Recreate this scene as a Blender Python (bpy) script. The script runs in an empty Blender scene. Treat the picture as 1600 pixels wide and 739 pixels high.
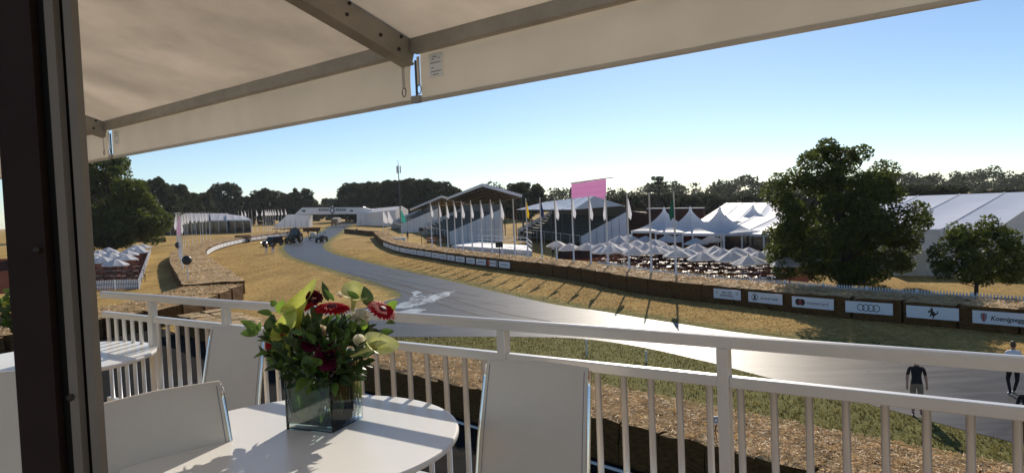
import bpy, bmesh, math, random
import numpy as np
from mathutils import Vector, Matrix
sc = bpy.context.scene
col = sc.collection
R = math.radians
# ---------------------------------------------------------------- camera
F = 1100.0; EYE = 6.7
PITCH = math.atan((369.5-325.0)/F); ROLL = 0.0405
FW = Vector((0, math.cos(PITCH), -math.sin(PITCH)))
R0 = Vector((1, 0, 0)); U0 = Vector((0, math.sin(PITCH), math.cos(PITCH)))
RT = R0*math.cos(ROLL) - U0*math.sin(ROLL); UP = R0*math.sin(ROLL) + U0*math.cos(ROLL)
cam = bpy.data.cameras.new('camera'); cam_o = bpy.data.objects.new('camera', cam); col.objects.link(cam_o)
cam.sensor_width = 36.0; cam.lens = 36.0*F/1600.0; cam.clip_start = 0.05; cam.clip_end = 8000
cam_o.matrix_world = Matrix(((RT.x, UP.x, -FW.x, 0), (RT.y, UP.y, -FW.y, 0), (RT.z, UP.z, -FW.z, EYE), (0, 0, 0, 1)))
sc.camera = cam_o
# ---------------------------------------------------------------- light
SUN_AZ = R(13.0); SUN_EL = R(26.8)
w = bpy.data.worlds.new('World'); sc.world = w; w.use_nodes = True
nt = w.node_tree; nt.nodes.clear()
sky = nt.nodes.new('ShaderNodeTexSky'); sky.sky_type = 'NISHITA'; sky.sun_disc = False
sky.sun_elevation = SUN_EL; sky.sun_rotation = SUN_AZ; sky.air_density = 0.85; sky.dust_density = 0.08; sky.ozone_density = 3.2
bg = nt.nodes.new('ShaderNodeBackground'); bg.inputs[1].default_value = 0.105
wo = nt.nodes.new('ShaderNodeOutputWorld')
nt.links.new(sky.outputs[0], bg.inputs[0]); nt.links.new(bg.outputs[0], wo.inputs[0])
sl = bpy.data.lights.new('sun', 'SUN'); sl.energy = 5.0; sl.angle = R(0.5); sl.color = (1.0, 0.89, 0.74)
so = bpy.data.objects.new('sun', sl); col.objects.link(so)
SUND = Vector((math.sin(SUN_AZ)*math.cos(SUN_EL), math.cos(SUN_AZ)*math.cos(SUN_EL), math.sin(SUN_EL)))
so.rotation_euler = SUND.to_track_quat('Z', 'Y').to_euler(); so.location = (0, 0, 60)
vs = sc.view_settings; vs.view_transform = 'Standard'; vs.look = 'None'; vs.exposure = 0.08; vs.gamma = 1.0; vs.use_curve_mapping = False
sc.render.engine = 'CYCLES'; sc.cycles.max_bounces = 12; sc.cycles.transparent_max_bounces = 16
sc.cycles.caustics_reflective = False; sc.cycles.caustics_refractive = False
random.seed(7); rng = np.random.default_rng(11)
# ---------------------------------------------------------------- pixels to places
def g(y):
    return 0.0118*min(max(0.0, y-30.0), 290.0)
def ray(u, v):
    return FW + RT*((u-800.0)/F) - UP*((v-369.5)/F)
def dep(u, v, d):
    return Vector((0, 0, EYE)) + ray(u, v)*d
def onz(u, v, z):
    r = ray(u, v); t = (z-EYE)/r.z
    return Vector((0, 0, EYE)) + r*t
def ong(u, v, h=0.0):
    r = ray(u, v); lo, hi = 1.0, 900.0
    for _ in range(50):
        m = (lo+hi)/2; p = r*m
        if EYE + p.z > g(p.y)+h: lo = m
        else: hi = m
    p = r*lo
    return Vector((p.x, p.y, g(p.y)+h))
# ---------------------------------------------------------------- materials
MT = {}
def mat(name, c=(.5, .5, .5), rough=.6, metal=0.0, noise=0.0, scale=8.0, bump=0.0, bscale=None, c2=None, spec=.5, stretch=None, coord='Object', detail=4.0, transl=0.0, trans=0.0, ior=1.45, emit=None):
    m = bpy.data.materials.new(name); m.use_nodes = True; MT[name] = m
    n = m.node_tree.nodes; l = m.node_tree.links
    b = n['Principled BSDF']; out = n['Material Output']
    b.inputs['Base Color'].default_value = (*c, 1); b.inputs['Roughness'].default_value = rough
    b.inputs['Metallic'].default_value = metal; b.inputs['Specular IOR Level'].default_value = spec
    b.inputs['IOR'].default_value = ior; b.inputs['Transmission Weight'].default_value = trans
    if emit: b.inputs['Emission Color'].default_value = (*emit[0], 1); b.inputs['Emission Strength'].default_value = emit[1]
    tc = n.new('ShaderNodeTexCoord'); mp = n.new('ShaderNodeMapping'); l.new(tc.outputs[coord], mp.inputs[0])
    if stretch: mp.inputs['Scale'].default_value = stretch
    if noise or c2:
        no = n.new('ShaderNodeTexNoise'); no.inputs['Scale'].default_value = scale; no.inputs['Detail'].default_value = detail
        no.inputs['Roughness'].default_value = .65
        l.new(mp.outputs[0], no.inputs['Vector'])
        cr = n.new('ShaderNodeValToRGB'); cr.color_ramp.elements[0].position = .3; cr.color_ramp.elements[1].position = .7
        ca = tuple(max(0, x*(1-noise)) for x in c); cb = c2 if c2 else tuple(min(1, x*(1+noise)) for x in c)
        cr.color_ramp.elements[0].color = (*ca, 1); cr.color_ramp.elements[1].color = (*cb, 1)
        l.new(no.outputs[0], cr.inputs[0]); l.new(cr.outputs[0], b.inputs['Base Color'])
    if bump:
        nb = n.new('ShaderNodeTexNoise'); nb.inputs['Scale'].default_value = bscale or scale*3; nb.inputs['Detail'].default_value = 5
        l.new(mp.outputs[0], nb.inputs['Vector'])
        bu = n.new('ShaderNodeBump'); bu.inputs['Strength'].default_value = min(1, bump); bu.inputs['Distance'].default_value = .02*max(1, bump)
        l.new(nb.outputs[0], bu.inputs['Height']); l.new(bu.outputs[0], b.inputs['Normal'])
    if transl:
        t = n.new('ShaderNodeBsdfTranslucent'); mx = n.new('ShaderNodeMixShader'); mx.inputs[0].default_value = transl
        src = b.inputs['Base Color'].links[0].from_socket if b.inputs['Base Color'].links else None
        if src: l.new(src, t.inputs[0])
        else: t.inputs[0].default_value = (*c, 1)
        l.new(b.outputs[0], mx.inputs[1]); l.new(t.outputs[0], mx.inputs[2]); l.new(mx.outputs[0], out.inputs[0])
    return m
def grass_mat(name, uvmix):
    """dry mown grass; the verge version turns green towards the asphalt (uv y = 1)"""
    m = mat(name, (.36, .23, .085), .95, spec=.1); n = m.node_tree.nodes; l = m.node_tree.links; b = n['Principled BSDF']
    tc = n.new('ShaderNodeTexCoord')
    def noise(scale, st=(1, 1, 1), det=5):
        mp = n.new('ShaderNodeMapping'); mp.inputs['Scale'].default_value = st; l.new(tc.outputs['Object'], mp.inputs[0])
        t = n.new('ShaderNodeTexNoise'); t.inputs['Scale'].default_value = scale; t.inputs['Detail'].default_value = det; t.inputs['Roughness'].default_value = .7
        l.new(mp.outputs[0], t.inputs['Vector']); return t.outputs[0]
    def ramp(src, a, bb, p0=.35, p1=.65):
        r = n.new('ShaderNodeValToRGB'); r.color_ramp.elements[0].position = p0; r.color_ramp.elements[1].position = p1
        r.color_ramp.elements[0].color = (*a, 1); r.color_ramp.elements[1].color = (*bb, 1); l.new(src, r.inputs[0]); return r.outputs[0]
    def mix(f, a, bb):
        x = n.new('ShaderNodeMix'); x.data_type = 'RGBA'; l.new(f, x.inputs[0]); l.new(a, x.inputs[6]); l.new(bb, x.inputs[7]); return x.outputs[2]
    big = ramp(noise(.11), (0, 0, 0), (1, 1, 1)); fine = noise(5.0, (1, .4, 1), 10)
    dry = mix(big, ramp(fine, (.24, .135, .036), (.62, .40, .125)), ramp(fine, (.17, .105, .03), (.47, .31, .095)))
    grn = ramp(noise(2.2, (1, 1, 1), 8), (.085, .09, .022), (.27, .25, .08), .3, .7)
    stripe = ramp(noise(.22, (1, .12, 1), 3), (0, 0, 0), (1, 1, 1), .44, .58)
    base = mix(stripe, dry, ramp(fine, (.33, .21, .06), (.64, .43, .145)))
    if uvmix:
        sp = n.new('ShaderNodeSeparateXYZ'); l.new(tc.outputs['UV'], sp.inputs[0])
        a = n.new('ShaderNodeMath'); a.operation = 'ADD'; l.new(sp.outputs[1], a.inputs[0])
        s = n.new('ShaderNodeMath'); s.operation = 'MULTIPLY_ADD'; s.inputs[1].default_value = 1.6; s.inputs[2].default_value = -.8
        l.new(noise(.9, (1, 1, 1), 6), s.inputs[0]); l.new(s.outputs[0], a.inputs[1])
        f = ramp(a.outputs[0], (0, 0, 0), (1, 1, 1), .32, .72)
        base = mix(f, base, grn)
    else:
        f = ramp(noise(.05, (1, 1, 1), 4), (0, 0, 0), (.35, .35, .35), .55, .75); base = mix(f, base, grn)
    l.new(base, b.inputs['Base Color'])
    bu = n.new('ShaderNodeBump'); bu.inputs['Strength'].default_value = 1.0; bu.inputs['Distance'].default_value = .12
    l.new(noise(7.0, (1, 1, 1), 6), bu.inputs['Height']); l.new(bu.outputs[0], b.inputs['Normal'])
    return m
grass_mat('dry_grass', False); grass_mat('verge_grass', True)
def asphalt_mat():
    m = mat('asphalt', (.07, .068, .07), .42, spec=.09); n = m.node_tree.nodes; l = m.node_tree.links; b = n['Principled BSDF']
    tc = n.new('ShaderNodeTexCoord')
    def nz(scale, st=(1, 1, 1), det=5, dist=0):
        mp = n.new('ShaderNodeMapping'); mp.inputs['Scale'].default_value = st; mp.inputs['Rotation'].default_value = (0, 0, R(-38)); l.new(tc.outputs['Object'], mp.inputs[0])
        t = n.new('ShaderNodeTexNoise'); t.inputs['Scale'].default_value = scale; t.inputs['Detail'].default_value = det; t.inputs['Distortion'].default_value = dist
        t.inputs['Roughness'].default_value = .65
        l.new(mp.outputs[0], t.inputs['Vector']); return t.outputs[0]
    r = n.new('ShaderNodeValToRGB'); r.color_ramp.elements[0].position = .3; r.color_ramp.elements[1].position = .72
    r.color_ramp.elements[0].color = (.030, .029, .032, 1); r.color_ramp.elements[1].color = (.088, .084, .083, 1)
    l.new(nz(.35, (.25, 2.4, 1), 8, .8), r.inputs[0])
    r2 = n.new('ShaderNodeValToRGB'); r2.color_ramp.elements[0].position = .56; r2.color_ramp.elements[1].position = .66
    r2.color_ramp.elements[0].color = (1, 1, 1, 1); r2.color_ramp.elements[1].color = (.55, .55, .56, 1)
    l.new(nz(.5, (.35, 1.6, 1), 3, 2.6), r2.inputs[0])
    x = n.new('ShaderNodeMix'); x.data_type = 'RGBA'; x.blend_type = 'MULTIPLY'; x.inputs[0].default_value = 1
    l.new(r.outputs[0], x.inputs[6]); l.new(r2.outputs[0], x.inputs[7]); l.new(x.outputs[2], b.inputs['Base Color'])
    rr = n.new('ShaderNodeMapRange'); rr.inputs[3].default_value = .34; rr.inputs[4].default_value = .52
    l.new(nz(1.2, (.4, 1.5, 1), 6, .5), rr.inputs[0]); l.new(rr.outputs[0], b.inputs['Roughness'])
    bu = n.new('ShaderNodeBump'); bu.inputs['Strength'].default_value = .25; bu.inputs['Distance'].default_value = .005
    l.new(nz(40, (1, 1, 1), 3), bu.inputs['Height']); l.new(bu.outputs[0], b.inputs['Normal'])
asphalt_mat()
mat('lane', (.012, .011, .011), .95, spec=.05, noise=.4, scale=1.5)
mat('straw', (.10, .05, .016), .9, noise=.45, scale=5, bump=1.0, bscale=22, stretch=(1, 1, 3.5), spec=.15, c2=(.17, .09, .03))  # brown bale sides, with the shade on their faces put into the colour
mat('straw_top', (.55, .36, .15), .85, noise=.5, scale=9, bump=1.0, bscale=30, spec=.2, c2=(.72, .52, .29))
mat('loose_straw', (.62, .45, .24), .6, noise=.35, scale=3, spec=.4, transl=.25)
mat('grass_blade', (.13, .13, .035), .7, noise=.5, scale=.8, transl=.35, c2=(.30, .25, .08))
mat('dry_blade', (.50, .33, .11), .8, noise=.45, scale=.5, c2=(.75, .54, .23), transl=.4, spec=.1)
mat('white_paint', (.75, .76, .78), .45)
mat('line_paint', (.7, .7, .7), .6, noise=.2, scale=3)
mat('smear_blue', (.20, .25, .31), .5, noise=.5, scale=1.6, c2=(.36, .43, .50), spec=.3)  # mottled grey-blue colour of the smears on the asphalt
mat('rubber_mark', (.03, .029, .031), .62, noise=.5, scale=1.2, c2=(.07, .067, .067), spec=.07)
mat('rail_metal', (.68, .665, .64), .30, metal=.25, noise=.06, scale=4, spec=.5)
mat('alu', (.52, .50, .46), .42, metal=.5, noise=.12, scale=5)
mat('dark_metal', (.03, .03, .032), .5, metal=.3)
mat('chrome', (.75, .75, .76), .18, metal=1.0)
mat('frame_dark', (.030, .020, .020), .7, spec=.15, noise=.2, scale=3)
mat('frame_grey', (.20, .185, .165), .6, spec=.2, noise=.1, scale=6)
mat('rubber', (.006, .006, .006), .7)
mat('deck_wood', (.36, .24, .13), .7, noise=.3, scale=4, stretch=(1, 12, 1))
mat('table_white', (.80, .80, .78), .28, noise=.015, scale=3)
mat('chair_white', (.62, .575, .51), .4, noise=.03, scale=4, bump=.08, bscale=60)
mat('tent_white', (.82, .83, .86), .5, noise=.05, scale=.6, transl=.36)
mat('tent_gloss', (.74, .75, .79), .32, noise=.05, scale=.5, transl=.12, bump=.3, bscale=1.2)
mat('hoard_cream', (.62, .58, .50), .6, noise=.05, scale=1)
mat('parasol', (.82, .83, .85), .7, noise=.04, scale=2, transl=.38)
mat('board_white', (.74, .76, .80), .5)
mat('ink', (.012, .012, .014), .5)
mat('ink_grey', (.22, .22, .25), .5)
mat('ink_blue', (.02, .03, .10), .5)
mat('ink_red', (.45, .03, .03), .5)
mat('ink_orange', (.5, .16, .02), .5)
mat('wood_dark', (.08, .028, .018), .35, noise=.4, scale=4)
mat('table_gloss', (.32, .20, .16), .2, noise=.2, scale=4, spec=.7)
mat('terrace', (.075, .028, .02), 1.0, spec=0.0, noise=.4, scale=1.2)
mat('seat_green', (.016, .028, .026), .6, noise=.4, scale=1.5)
mat('stand_panel', (.74, .74, .75), .6, noise=.06, scale=.7)
mat('steel_dark', (.07, .075, .08), .5, metal=.4)
mat('roof_brown', (.46, .37, .28), .8, noise=.15, scale=.6)
mat('screen_pink', (.50, .16, .33), .4, emit=((.85, .30, .55), .42))
mat('glass_dark', (.015, .02, .025), .06, spec=.8)
mat('flag_white', (.74, .74, .78), .7, noise=.1, scale=2, transl=.35)
mat('flag_green', (.01, .07, .05), .7, transl=.3); mat('flag_navy', (.012, .02, .09), .7, transl=.3)
mat('flag_yellow', (.75, .50, .02), .7, transl=.35); mat('flag_pink', (.5, .3, .45), .7, transl=.35)
mat('flag_dark', (.05, .03, .02), .7, transl=.2); mat('flag_teal', (.05, .35, .30), .7, transl=.3)
mat('bark', (.06, .043, .03), .9, noise=.4, scale=6, bump=.6)
mat('bark_far', (.03, .024, .02), .9)
mat('leaf', (.05, .08, .016), .5, noise=.6, scale=2.5, detail=8, c2=(.15, .185, .032), transl=.55, spec=.35)
mat('leaf_far', (.035, .048, .018), .8, noise=.45, scale=.25, c2=(.075, .09, .03), transl=.3, spec=.15)
mat('leaf_cedar', (.035, .05, .03), .7, noise=.4, scale=.4, transl=.25, spec=.1)
# ---------------------------------------------------------------- mesh helpers
class MB:
    def __init__(s): s.v = []; s.f = []; s.mi = []; s.m = 0
    def add(s, vs, fs):
        o = len(s.v); s.v += [tuple(p) for p in vs]
        for f in fs: s.f.append(tuple(i+o for i in f)); s.mi.append(s.m)
        return s
    def box(s, c, size, rz=0.0, M=None):
        hx, hy, hz = (q/2 for q in size); c = Vector(c)
        A = M if M is not None else Matrix.Rotation(rz, 3, 'Z')
        vs = [c + A @ Vector((x*hx, y*hy, z*hz)) for z in (-1, 1) for y in (-1, 1) for x in (-1, 1)]
        return s.add(vs, [(0, 2, 3, 1), (4, 5, 7, 6), (0, 1, 5, 4), (2, 6, 7, 3), (0, 4, 6, 2), (1, 3, 7, 5)])
    def beam(s, a, b, wd, ht, up=(0, 0, 1)):
        a = Vector(a); b = Vector(b); d = (b-a); L = d.length; d.normalize(); up = Vector(up)
        x = d.cross(up)
        if x.length < 1e-4: x = Vector((1, 0, 0))
        x.normalize(); z = x.cross(d)
        M = Matrix((x, d, z)).transposed()
        return s.box((a+b)/2, (wd, L, ht), M=M)
    def tube(s, pts, rads, n=8, cap=True):
        pts = [Vector(p) for p in pts]
        if not hasattr(rads, '__len__'): rads = [rads]*len(pts)
        vs = []; k = len(pts); fs = []
        for i, p in enumerate(pts):
            d = (pts[min(i+1, k-1)]-pts[max(i-1, 0)]).normalized()
            a = d.cross(Vector((0, 0, 1)) if abs(d.z) < .9 else Vector((1, 0, 0))).normalized(); b = a.cross(d)
            for j in range(n):
                t = 2*math.pi*j/n; vs.append(p + (a*math.cos(t)+b*math.sin(t))*rads[i])
        for i in range(k-1):
            for j in range(n):
                j2 = (j+1) % n; fs.append((i*n+j, i*n+j2, (i+1)*n+j2, (i+1)*n+j))
        if cap: fs.append(tuple(range(n))); fs.append(tuple((k-1)*n+j for j in reversed(range(n))))
        return s.add(vs, fs)
    def lathe(s, c, prof, n=24, ax=None):
        c = Vector(c); A = ax if ax is not None else Matrix.Identity(3); vs = []; fs = []; k = len(prof)
        for r, z in prof:
            for j in range(n):
                t = 2*math.pi*j/n; vs.append(c + A @ Vector((r*math.cos(t), r*math.sin(t), z)))
        for i in range(k-1):
            for j in range(n):
                j2 = (j+1) % n; fs.append((i*n+j, i*n+j2, (i+1)*n+j2, (i+1)*n+j))
        fs.append(tuple(reversed(range(n)))); fs.append(tuple((k-1)*n+j for j in range(n)))
        return s.add(vs, fs)
    def prism(s, pts, d):
        """polygon (3D points) extruded by vector d"""
        pts = [Vector(p) for p in pts]; d = Vector(d); n = len(pts)
        vs = pts + [p+d for p in pts]
        return s.add(vs, [tuple(reversed(range(n))), tuple(range(n, 2*n))] + [(i, (i+1) % n, n+(i+1) % n, n+i) for i in range(n)])
    def mesh(s, name, mats, smooth=False, off=None):
        me = bpy.data.meshes.new(name); vs = s.v
        if off is not None: vs = [(p[0]-off[0], p[1]-off[1], p[2]-off[2]) for p in vs]
        me.from_pydata(vs, [], s.f)
        for m in (mats if isinstance(mats, (list, tuple)) else [mats]): me.materials.append(MT[m])
        if isinstance(mats, (list, tuple)): me.polygons.foreach_set('material_index', s.mi)
        if smooth: me.polygons.foreach_set('use_smooth', [True]*len(s.f))
        me.update(); return me
    def build(s, name, mats, parent=None, smooth=False, bevel=0, world=True):
        off = parent_loc(parent) if (parent is not None and world) else None
        o = bpy.data.objects.new(name, s.mesh(name, mats, smooth, off)); col.objects.link(o)
        if parent is not None: o.parent = parent
        if bevel:
            b = o.modifiers.new('bevel', 'BEVEL'); b.width = bevel; b.segments = 2; b.limit_method = 'ANGLE'
        return o
def parent_loc(p):
    l = Vector((0, 0, 0))
    while p is not None: l += p.location; p = p.parent
    return l
def tag(o, label, cat, group=None):
    o['label'] = label; o['category'] = cat
    if group: o['group'] = group
    return o
def thing(name, label, cat, loc=(0, 0, 0), rz=0.0, group=None):
    o = bpy.data.objects.new(name, None); col.objects.link(o); o.location = loc; o.rotation_euler = (0, 0, rz); o.empty_display_size = .2
    return tag(o, label, cat, group)
def dup(o, loc=None, rz=None, label=None, group=None, parent=None, sc_=None):
    c = o.copy(); col.objects.link(c); c.parent = parent
    if loc is not None: c.location = loc
    if rz is not None: c.rotation_euler = (0, 0, rz)
    if sc_ is not None: c.scale = sc_ if hasattr(sc_, '__len__') else (sc_,)*3
    if label: c['label'] = label
    if group: c['group'] = group
    for ch in KIDS(o): dup(ch, parent=c)
    return c
def KIDS(o): return [x for x in col.objects if x.parent == o]
def struct(o): o['kind'] = 'structure'; return o
def smooth_line(pts, n=6):
    P = [Vector(p) for p in pts]; out = []
    for i in range(len(P)-1):
        p0, p1, p2, p3 = P[max(i-1, 0)], P[i], P[i+1], P[min(i+2, len(P)-1)]
        for k in range(n):
            t = k/n
            out.append(.5*((2*p1)+(p2-p0)*t+(2*p0-5*p1+4*p2-p3)*t*t+(3*p1-p0-3*p2+p3)*t**3))
    return out+[P[-1]]
def resample(P, step):
    L = [0]
    for a, b in zip(P, P[1:]): L.append(L[-1]+(b-a).length)
    n = max(1, int(L[-1]/step)); out = []; j = 0
    for i in range(n+1):
        s = L[-1]*i/n
        while j < len(P)-2 and L[j+1] < s: j += 1
        t = (s-L[j])/max(1e-9, L[j+1]-L[j]); out.append(P[j].lerp(P[j+1], min(1, t)))
    return out
def patch(name, pts, dz, m):
    """flat sheet on the ground inside an outline of (x, y)"""
    bm = bmesh.new(); bm.faces.new([bm.verts.new((p[0], p[1], 0)) for p in pts])
    ys = [p[1] for p in pts]; y = max(min(ys), 30.0)
    if min(ys) < 30.0 < max(ys): y = 30.0
    cuts = [30.0, 320.0] + list(np.arange(math.ceil(min(ys)/15)*15, max(ys), 15.0))
    for c in cuts:
        bmesh.ops.bisect_plane(bm, geom=bm.verts[:]+bm.edges[:]+bm.faces[:], plane_co=(0, c, 0), plane_no=(0, 1, 0))
    bmesh.ops.triangulate(bm, faces=bm.faces[:])
    for v in bm.verts: v.co.z = g(v.co.y)+dz
    bmesh.ops.recalc_face_normals(bm, faces=bm.faces[:])
    if sum(f.normal.z for f in bm.faces) < 0: bmesh.ops.reverse_faces(bm, faces=bm.faces[:])
    me = bpy.data.meshes.new(name); bm.to_mesh(me); bm.free(); me.materials.append(MT[m])
    o = bpy.data.objects.new(name, me); col.objects.link(o); return struct(o)
def offset(P, d):
    out = []
    for i, p in enumerate(P):
        t = (P[min(i+1, len(P)-1)]-P[max(i-1, 0)]); t.z = 0; t.normalize()
        out.append(p + Vector((-t.y, t.x, 0))*d)
    return out
def ribbon(name, P, d0, d1, dz, m, n=4):
    """strip along a line from offset d0 (uv y=1) to d1 (uv y=0)"""
    rows = [offset(P, d0+(d1-d0)*k/n) for k in range(n+1)]; k = len(P); vs = []; fs = []
    for r in rows: vs += [(p.x, p.y, g(p.y)+dz) for p in r]
    for j in range(n):
        for i in range(k-1): fs.append((j*k+i, j*k+i+1, (j+1)*k+i+1, (j+1)*k+i))
    me = bpy.data.meshes.new(name); me.from_pydata(vs, [], fs); me.materials.append(MT[m])
    uv = me.uv_layers.new(name='UV')
    for lp in me.loops: uv.data[lp.index].uv = ((lp.vertex_index % k)/k, 1-(lp.vertex_index//k)/n)
    o = bpy.data.objects.new(name, me); col.objects.link(o); return struct(o)
def quads_mesh(name, V, m, parent=None, off=None):
    """V: (n,4,3) array of loose quads as one mesh"""
    n = len(V); me = bpy.data.meshes.new(name)
    P = V.reshape(-1, 3).astype(np.float32)
    if off is not None: P = P-np.array(off, dtype=np.float32)
    me.vertices.add(4*n); me.vertices.foreach_set('co', P.ravel())
    me.loops.add(4*n); me.loops.foreach_set('vertex_index', np.arange(4*n, dtype=np.int32))
    me.polygons.add(n); me.polygons.foreach_set('loop_start', np.arange(0, 4*n, 4, dtype=np.int32))
    me.materials.append(MT[m]); me.update(calc_edges=True)
    return me
def obj(name, me, parent=None):
    o = bpy.data.objects.new(name, me); col.objects.link(o)
    if parent is not None: o.parent = parent
    return o
def text_mesh(s, size, m, ital=False, bold=0.0):
    cu = bpy.data.curves.new('lettering', 'FONT'); cu.body = s; cu.size = size; cu.align_x = 'CENTER'; cu.align_y = 'CENTER'
    cu.extrude = .002; cu.offset = bold
    if ital: cu.shear = .25
    t = bpy.data.objects.new('tmp', cu); col.objects.link(t)
    dg = bpy.context.evaluated_depsgraph_get(); me = bpy.data.meshes.new_from_object(t.evaluated_get(dg))
    bpy.data.objects.remove(t); me.materials.clear(); me.materials.append(MT[m]); return me
# ================================================================ GROUND
ys = [-80, 0, 15, 30, 60, 120, 200, 260, 320, 500, 900, 1600, 3500]
xs = [-3000, -800, -300, -150, -80, -40, 0, 40, 80, 150, 300, 800, 3000]
mb = MB(); vs_ = [(x, y, g(y)) for y in ys for x in xs]; k = len(xs)
mb.add(vs_, [(j*k+i, j*k+i+1, (j+1)*k+i+1, (j+1)*k+i) for j in range(len(ys)-1) for i in range(k-1)])
struct(mb.build('ground', 'dry_grass'))
UPPER = [(566, 346.5), (552, 350), (543, 354.5), (528, 365), (511, 376), (505, 387), (524, 398), (556, 406), (600, 417), (640, 425.5), (710, 441), (766, 454), (861, 475), (936, 486), (995, 496), (1063, 506.5), (1150, 519.5), (1250, 531), (1400, 547), (1600, 567), (1850, 593)]
LOWER1 = [(546, 346.5), (530, 350), (515, 354.5), (500, 364), (472, 373), (450, 380), (444, 389), (455, 400), (478, 408.5), (513, 419), (548, 430), (588, 441), (618, 453), (628, 463)]
LOWER2 = [(560, 484), (500, 500)]
LOWER3 = [(540, 520), (620, 527), (720, 526.5), (830, 527), (915, 530), (1009, 544), (1111, 567), (1160, 580), (1350, 630), (1492, 669), (1600, 696), (1800, 748)]
up_l = resample(smooth_line([ong(*p) for p in UPPER]), 1.5)
lo1 = resample(smooth_line([ong(*p) for p in LOWER1]), 1.5)
lo3 = resample(smooth_line([ong(*p) for p in LOWER3]), 1.0)
outline = up_l + list(reversed(lo1 + [ong(*p) for p in LOWER2] + lo3))
patch('track', outline, .02, 'asphalt')
ribbon('verge', up_l, .0, 2.6, .012, 'verge_grass')
ribbon('verge', lo1, .0, -2.2, .012, 'verge_grass')
ribbon('track_line', [p for p in up_l if p.y < 44], -.12, -.24, .026, 'line_paint', 1)
# near bank geometry: front top edge and back top edge seen through the balusters
BH = 1.14
bank_f = [onz(u, v, BH) for u, v in ((200, 515), (589, 572), (720, 600), (927, 655), (1160, 710))]
d_ = (bank_f[-1]-bank_f[1]).normalized(); BD = d_; BN = Vector((-d_.y, d_.x, 0))       # BN points away from the camera
if BN.y < 0: BN = -BN
B0 = bank_f[2] - BD*((bank_f[2]-bank_f[0]).dot(BD)+3); BL = (bank_f[4]-B0).dot(BD)+9
BW = 2.66
e0 = B0+BN*(BW-.3); e1 = B0+BD*BL+BN*(BW-.3)
near_edge = resample([Vector((e0.x, e0.y, 0)), Vector((e1.x, e1.y, 0))], 1.0)
vo = [(p.x, p.y) for p in near_edge if p.x > lo3[0].x-3]
near_v = vo + [(p.x, p.y) for p in reversed(lo3) if p.x < vo[-1][0]+6]
def strip_between(name, A, B, dz, m, n=6):
    k = 80; A = resample(A, 1); B = resample(B, 1)
    def at(P, t):
        x = t*(len(P)-1); i = min(int(x), len(P)-2); return P[i].lerp(P[i+1], x-i)
    vs = []; uvs = []
    for j in range(n+1):
        for i in range(k):
            a = at(A, i/(k-1)); b = at(B, i/(k-1)); p = a.lerp(b, j/n); vs.append((p.x, p.y, g(p.y)+dz)); uvs.append((i/k, .55+.45*j/n))
    me = bpy.data.meshes.new(name); me.from_pydata(vs, [], [(j*k+i, j*k+i+1, (j+1)*k+i+1, (j+1)*k+i) for j in range(n) for i in range(k-1)])
    uv = me.uv_layers.new(name='UV')
    for lp in me.loops: uv.data[lp.index].uv = uvs[lp.vertex_index]
    me.materials.append(MT[m]); return struct(obj(name, me)), at, A, B
lo3b = [p for p in lo3]
nA = [Vector((B0+BD*s+BN*(BW-.5)).xy.to_3d()) for s in np.linspace((lo3[0]-B0).dot(BD)-1, BL, 30)]
so_, at_, nAr, lo3r = strip_between('verge', nA, [Vector((p.x, p.y, 0)) for p in lo3b], .008, 'verge_grass')
# grass tufts on the near verge
N = 15000; t = rng.random(N); s = rng.random(N)**.8; Q = np.zeros((N, 4, 3))
A_ = np.array([at_(nAr, x)[:] for x in t]); B_ = np.array([at_(lo3r, x)[:] for x in t])
c = A_+(B_-A_)*(s*.985)[:, None]; c[:, 2] = [g(y)+.008 for y in c[:, 1]]
an = rng.random(N)*6.283; hh = .035+.07*rng.random(N); wd = .012+.02*rng.random(N)
dx = np.stack([np.cos(an)*wd, np.sin(an)*wd, 0*an], 1); ln = np.stack([(rng.random(N)-.5)*.08, (rng.random(N)-.5)*.08, hh], 1)
Q[:, 0] = c-dx; Q[:, 1] = c+dx; Q[:, 2] = c+ln+dx*.2; Q[:, 3] = c+ln-dx*.2
o = obj('grass_tufts', quads_mesh('grass_tufts', Q, 'grass_blade')); o['kind'] = 'stuff'; tag(o, 'short green and dry grass blades on the verge behind the straw bank', 'grass')
# dark service lane below the balcony
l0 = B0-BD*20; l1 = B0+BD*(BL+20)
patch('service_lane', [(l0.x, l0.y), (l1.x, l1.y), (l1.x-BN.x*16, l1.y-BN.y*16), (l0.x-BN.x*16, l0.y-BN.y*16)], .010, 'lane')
mb = MB(); a = B0-BN*.35; mb.beam((a.x, a.y, .04), (a.x+BD.x*BL, a.y+BD.y*BL, .04), .05, .06)
tag(mb.build('cable_cover', 'white_paint'), 'thin white cable running along the foot of the near straw bank', 'cable')
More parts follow.
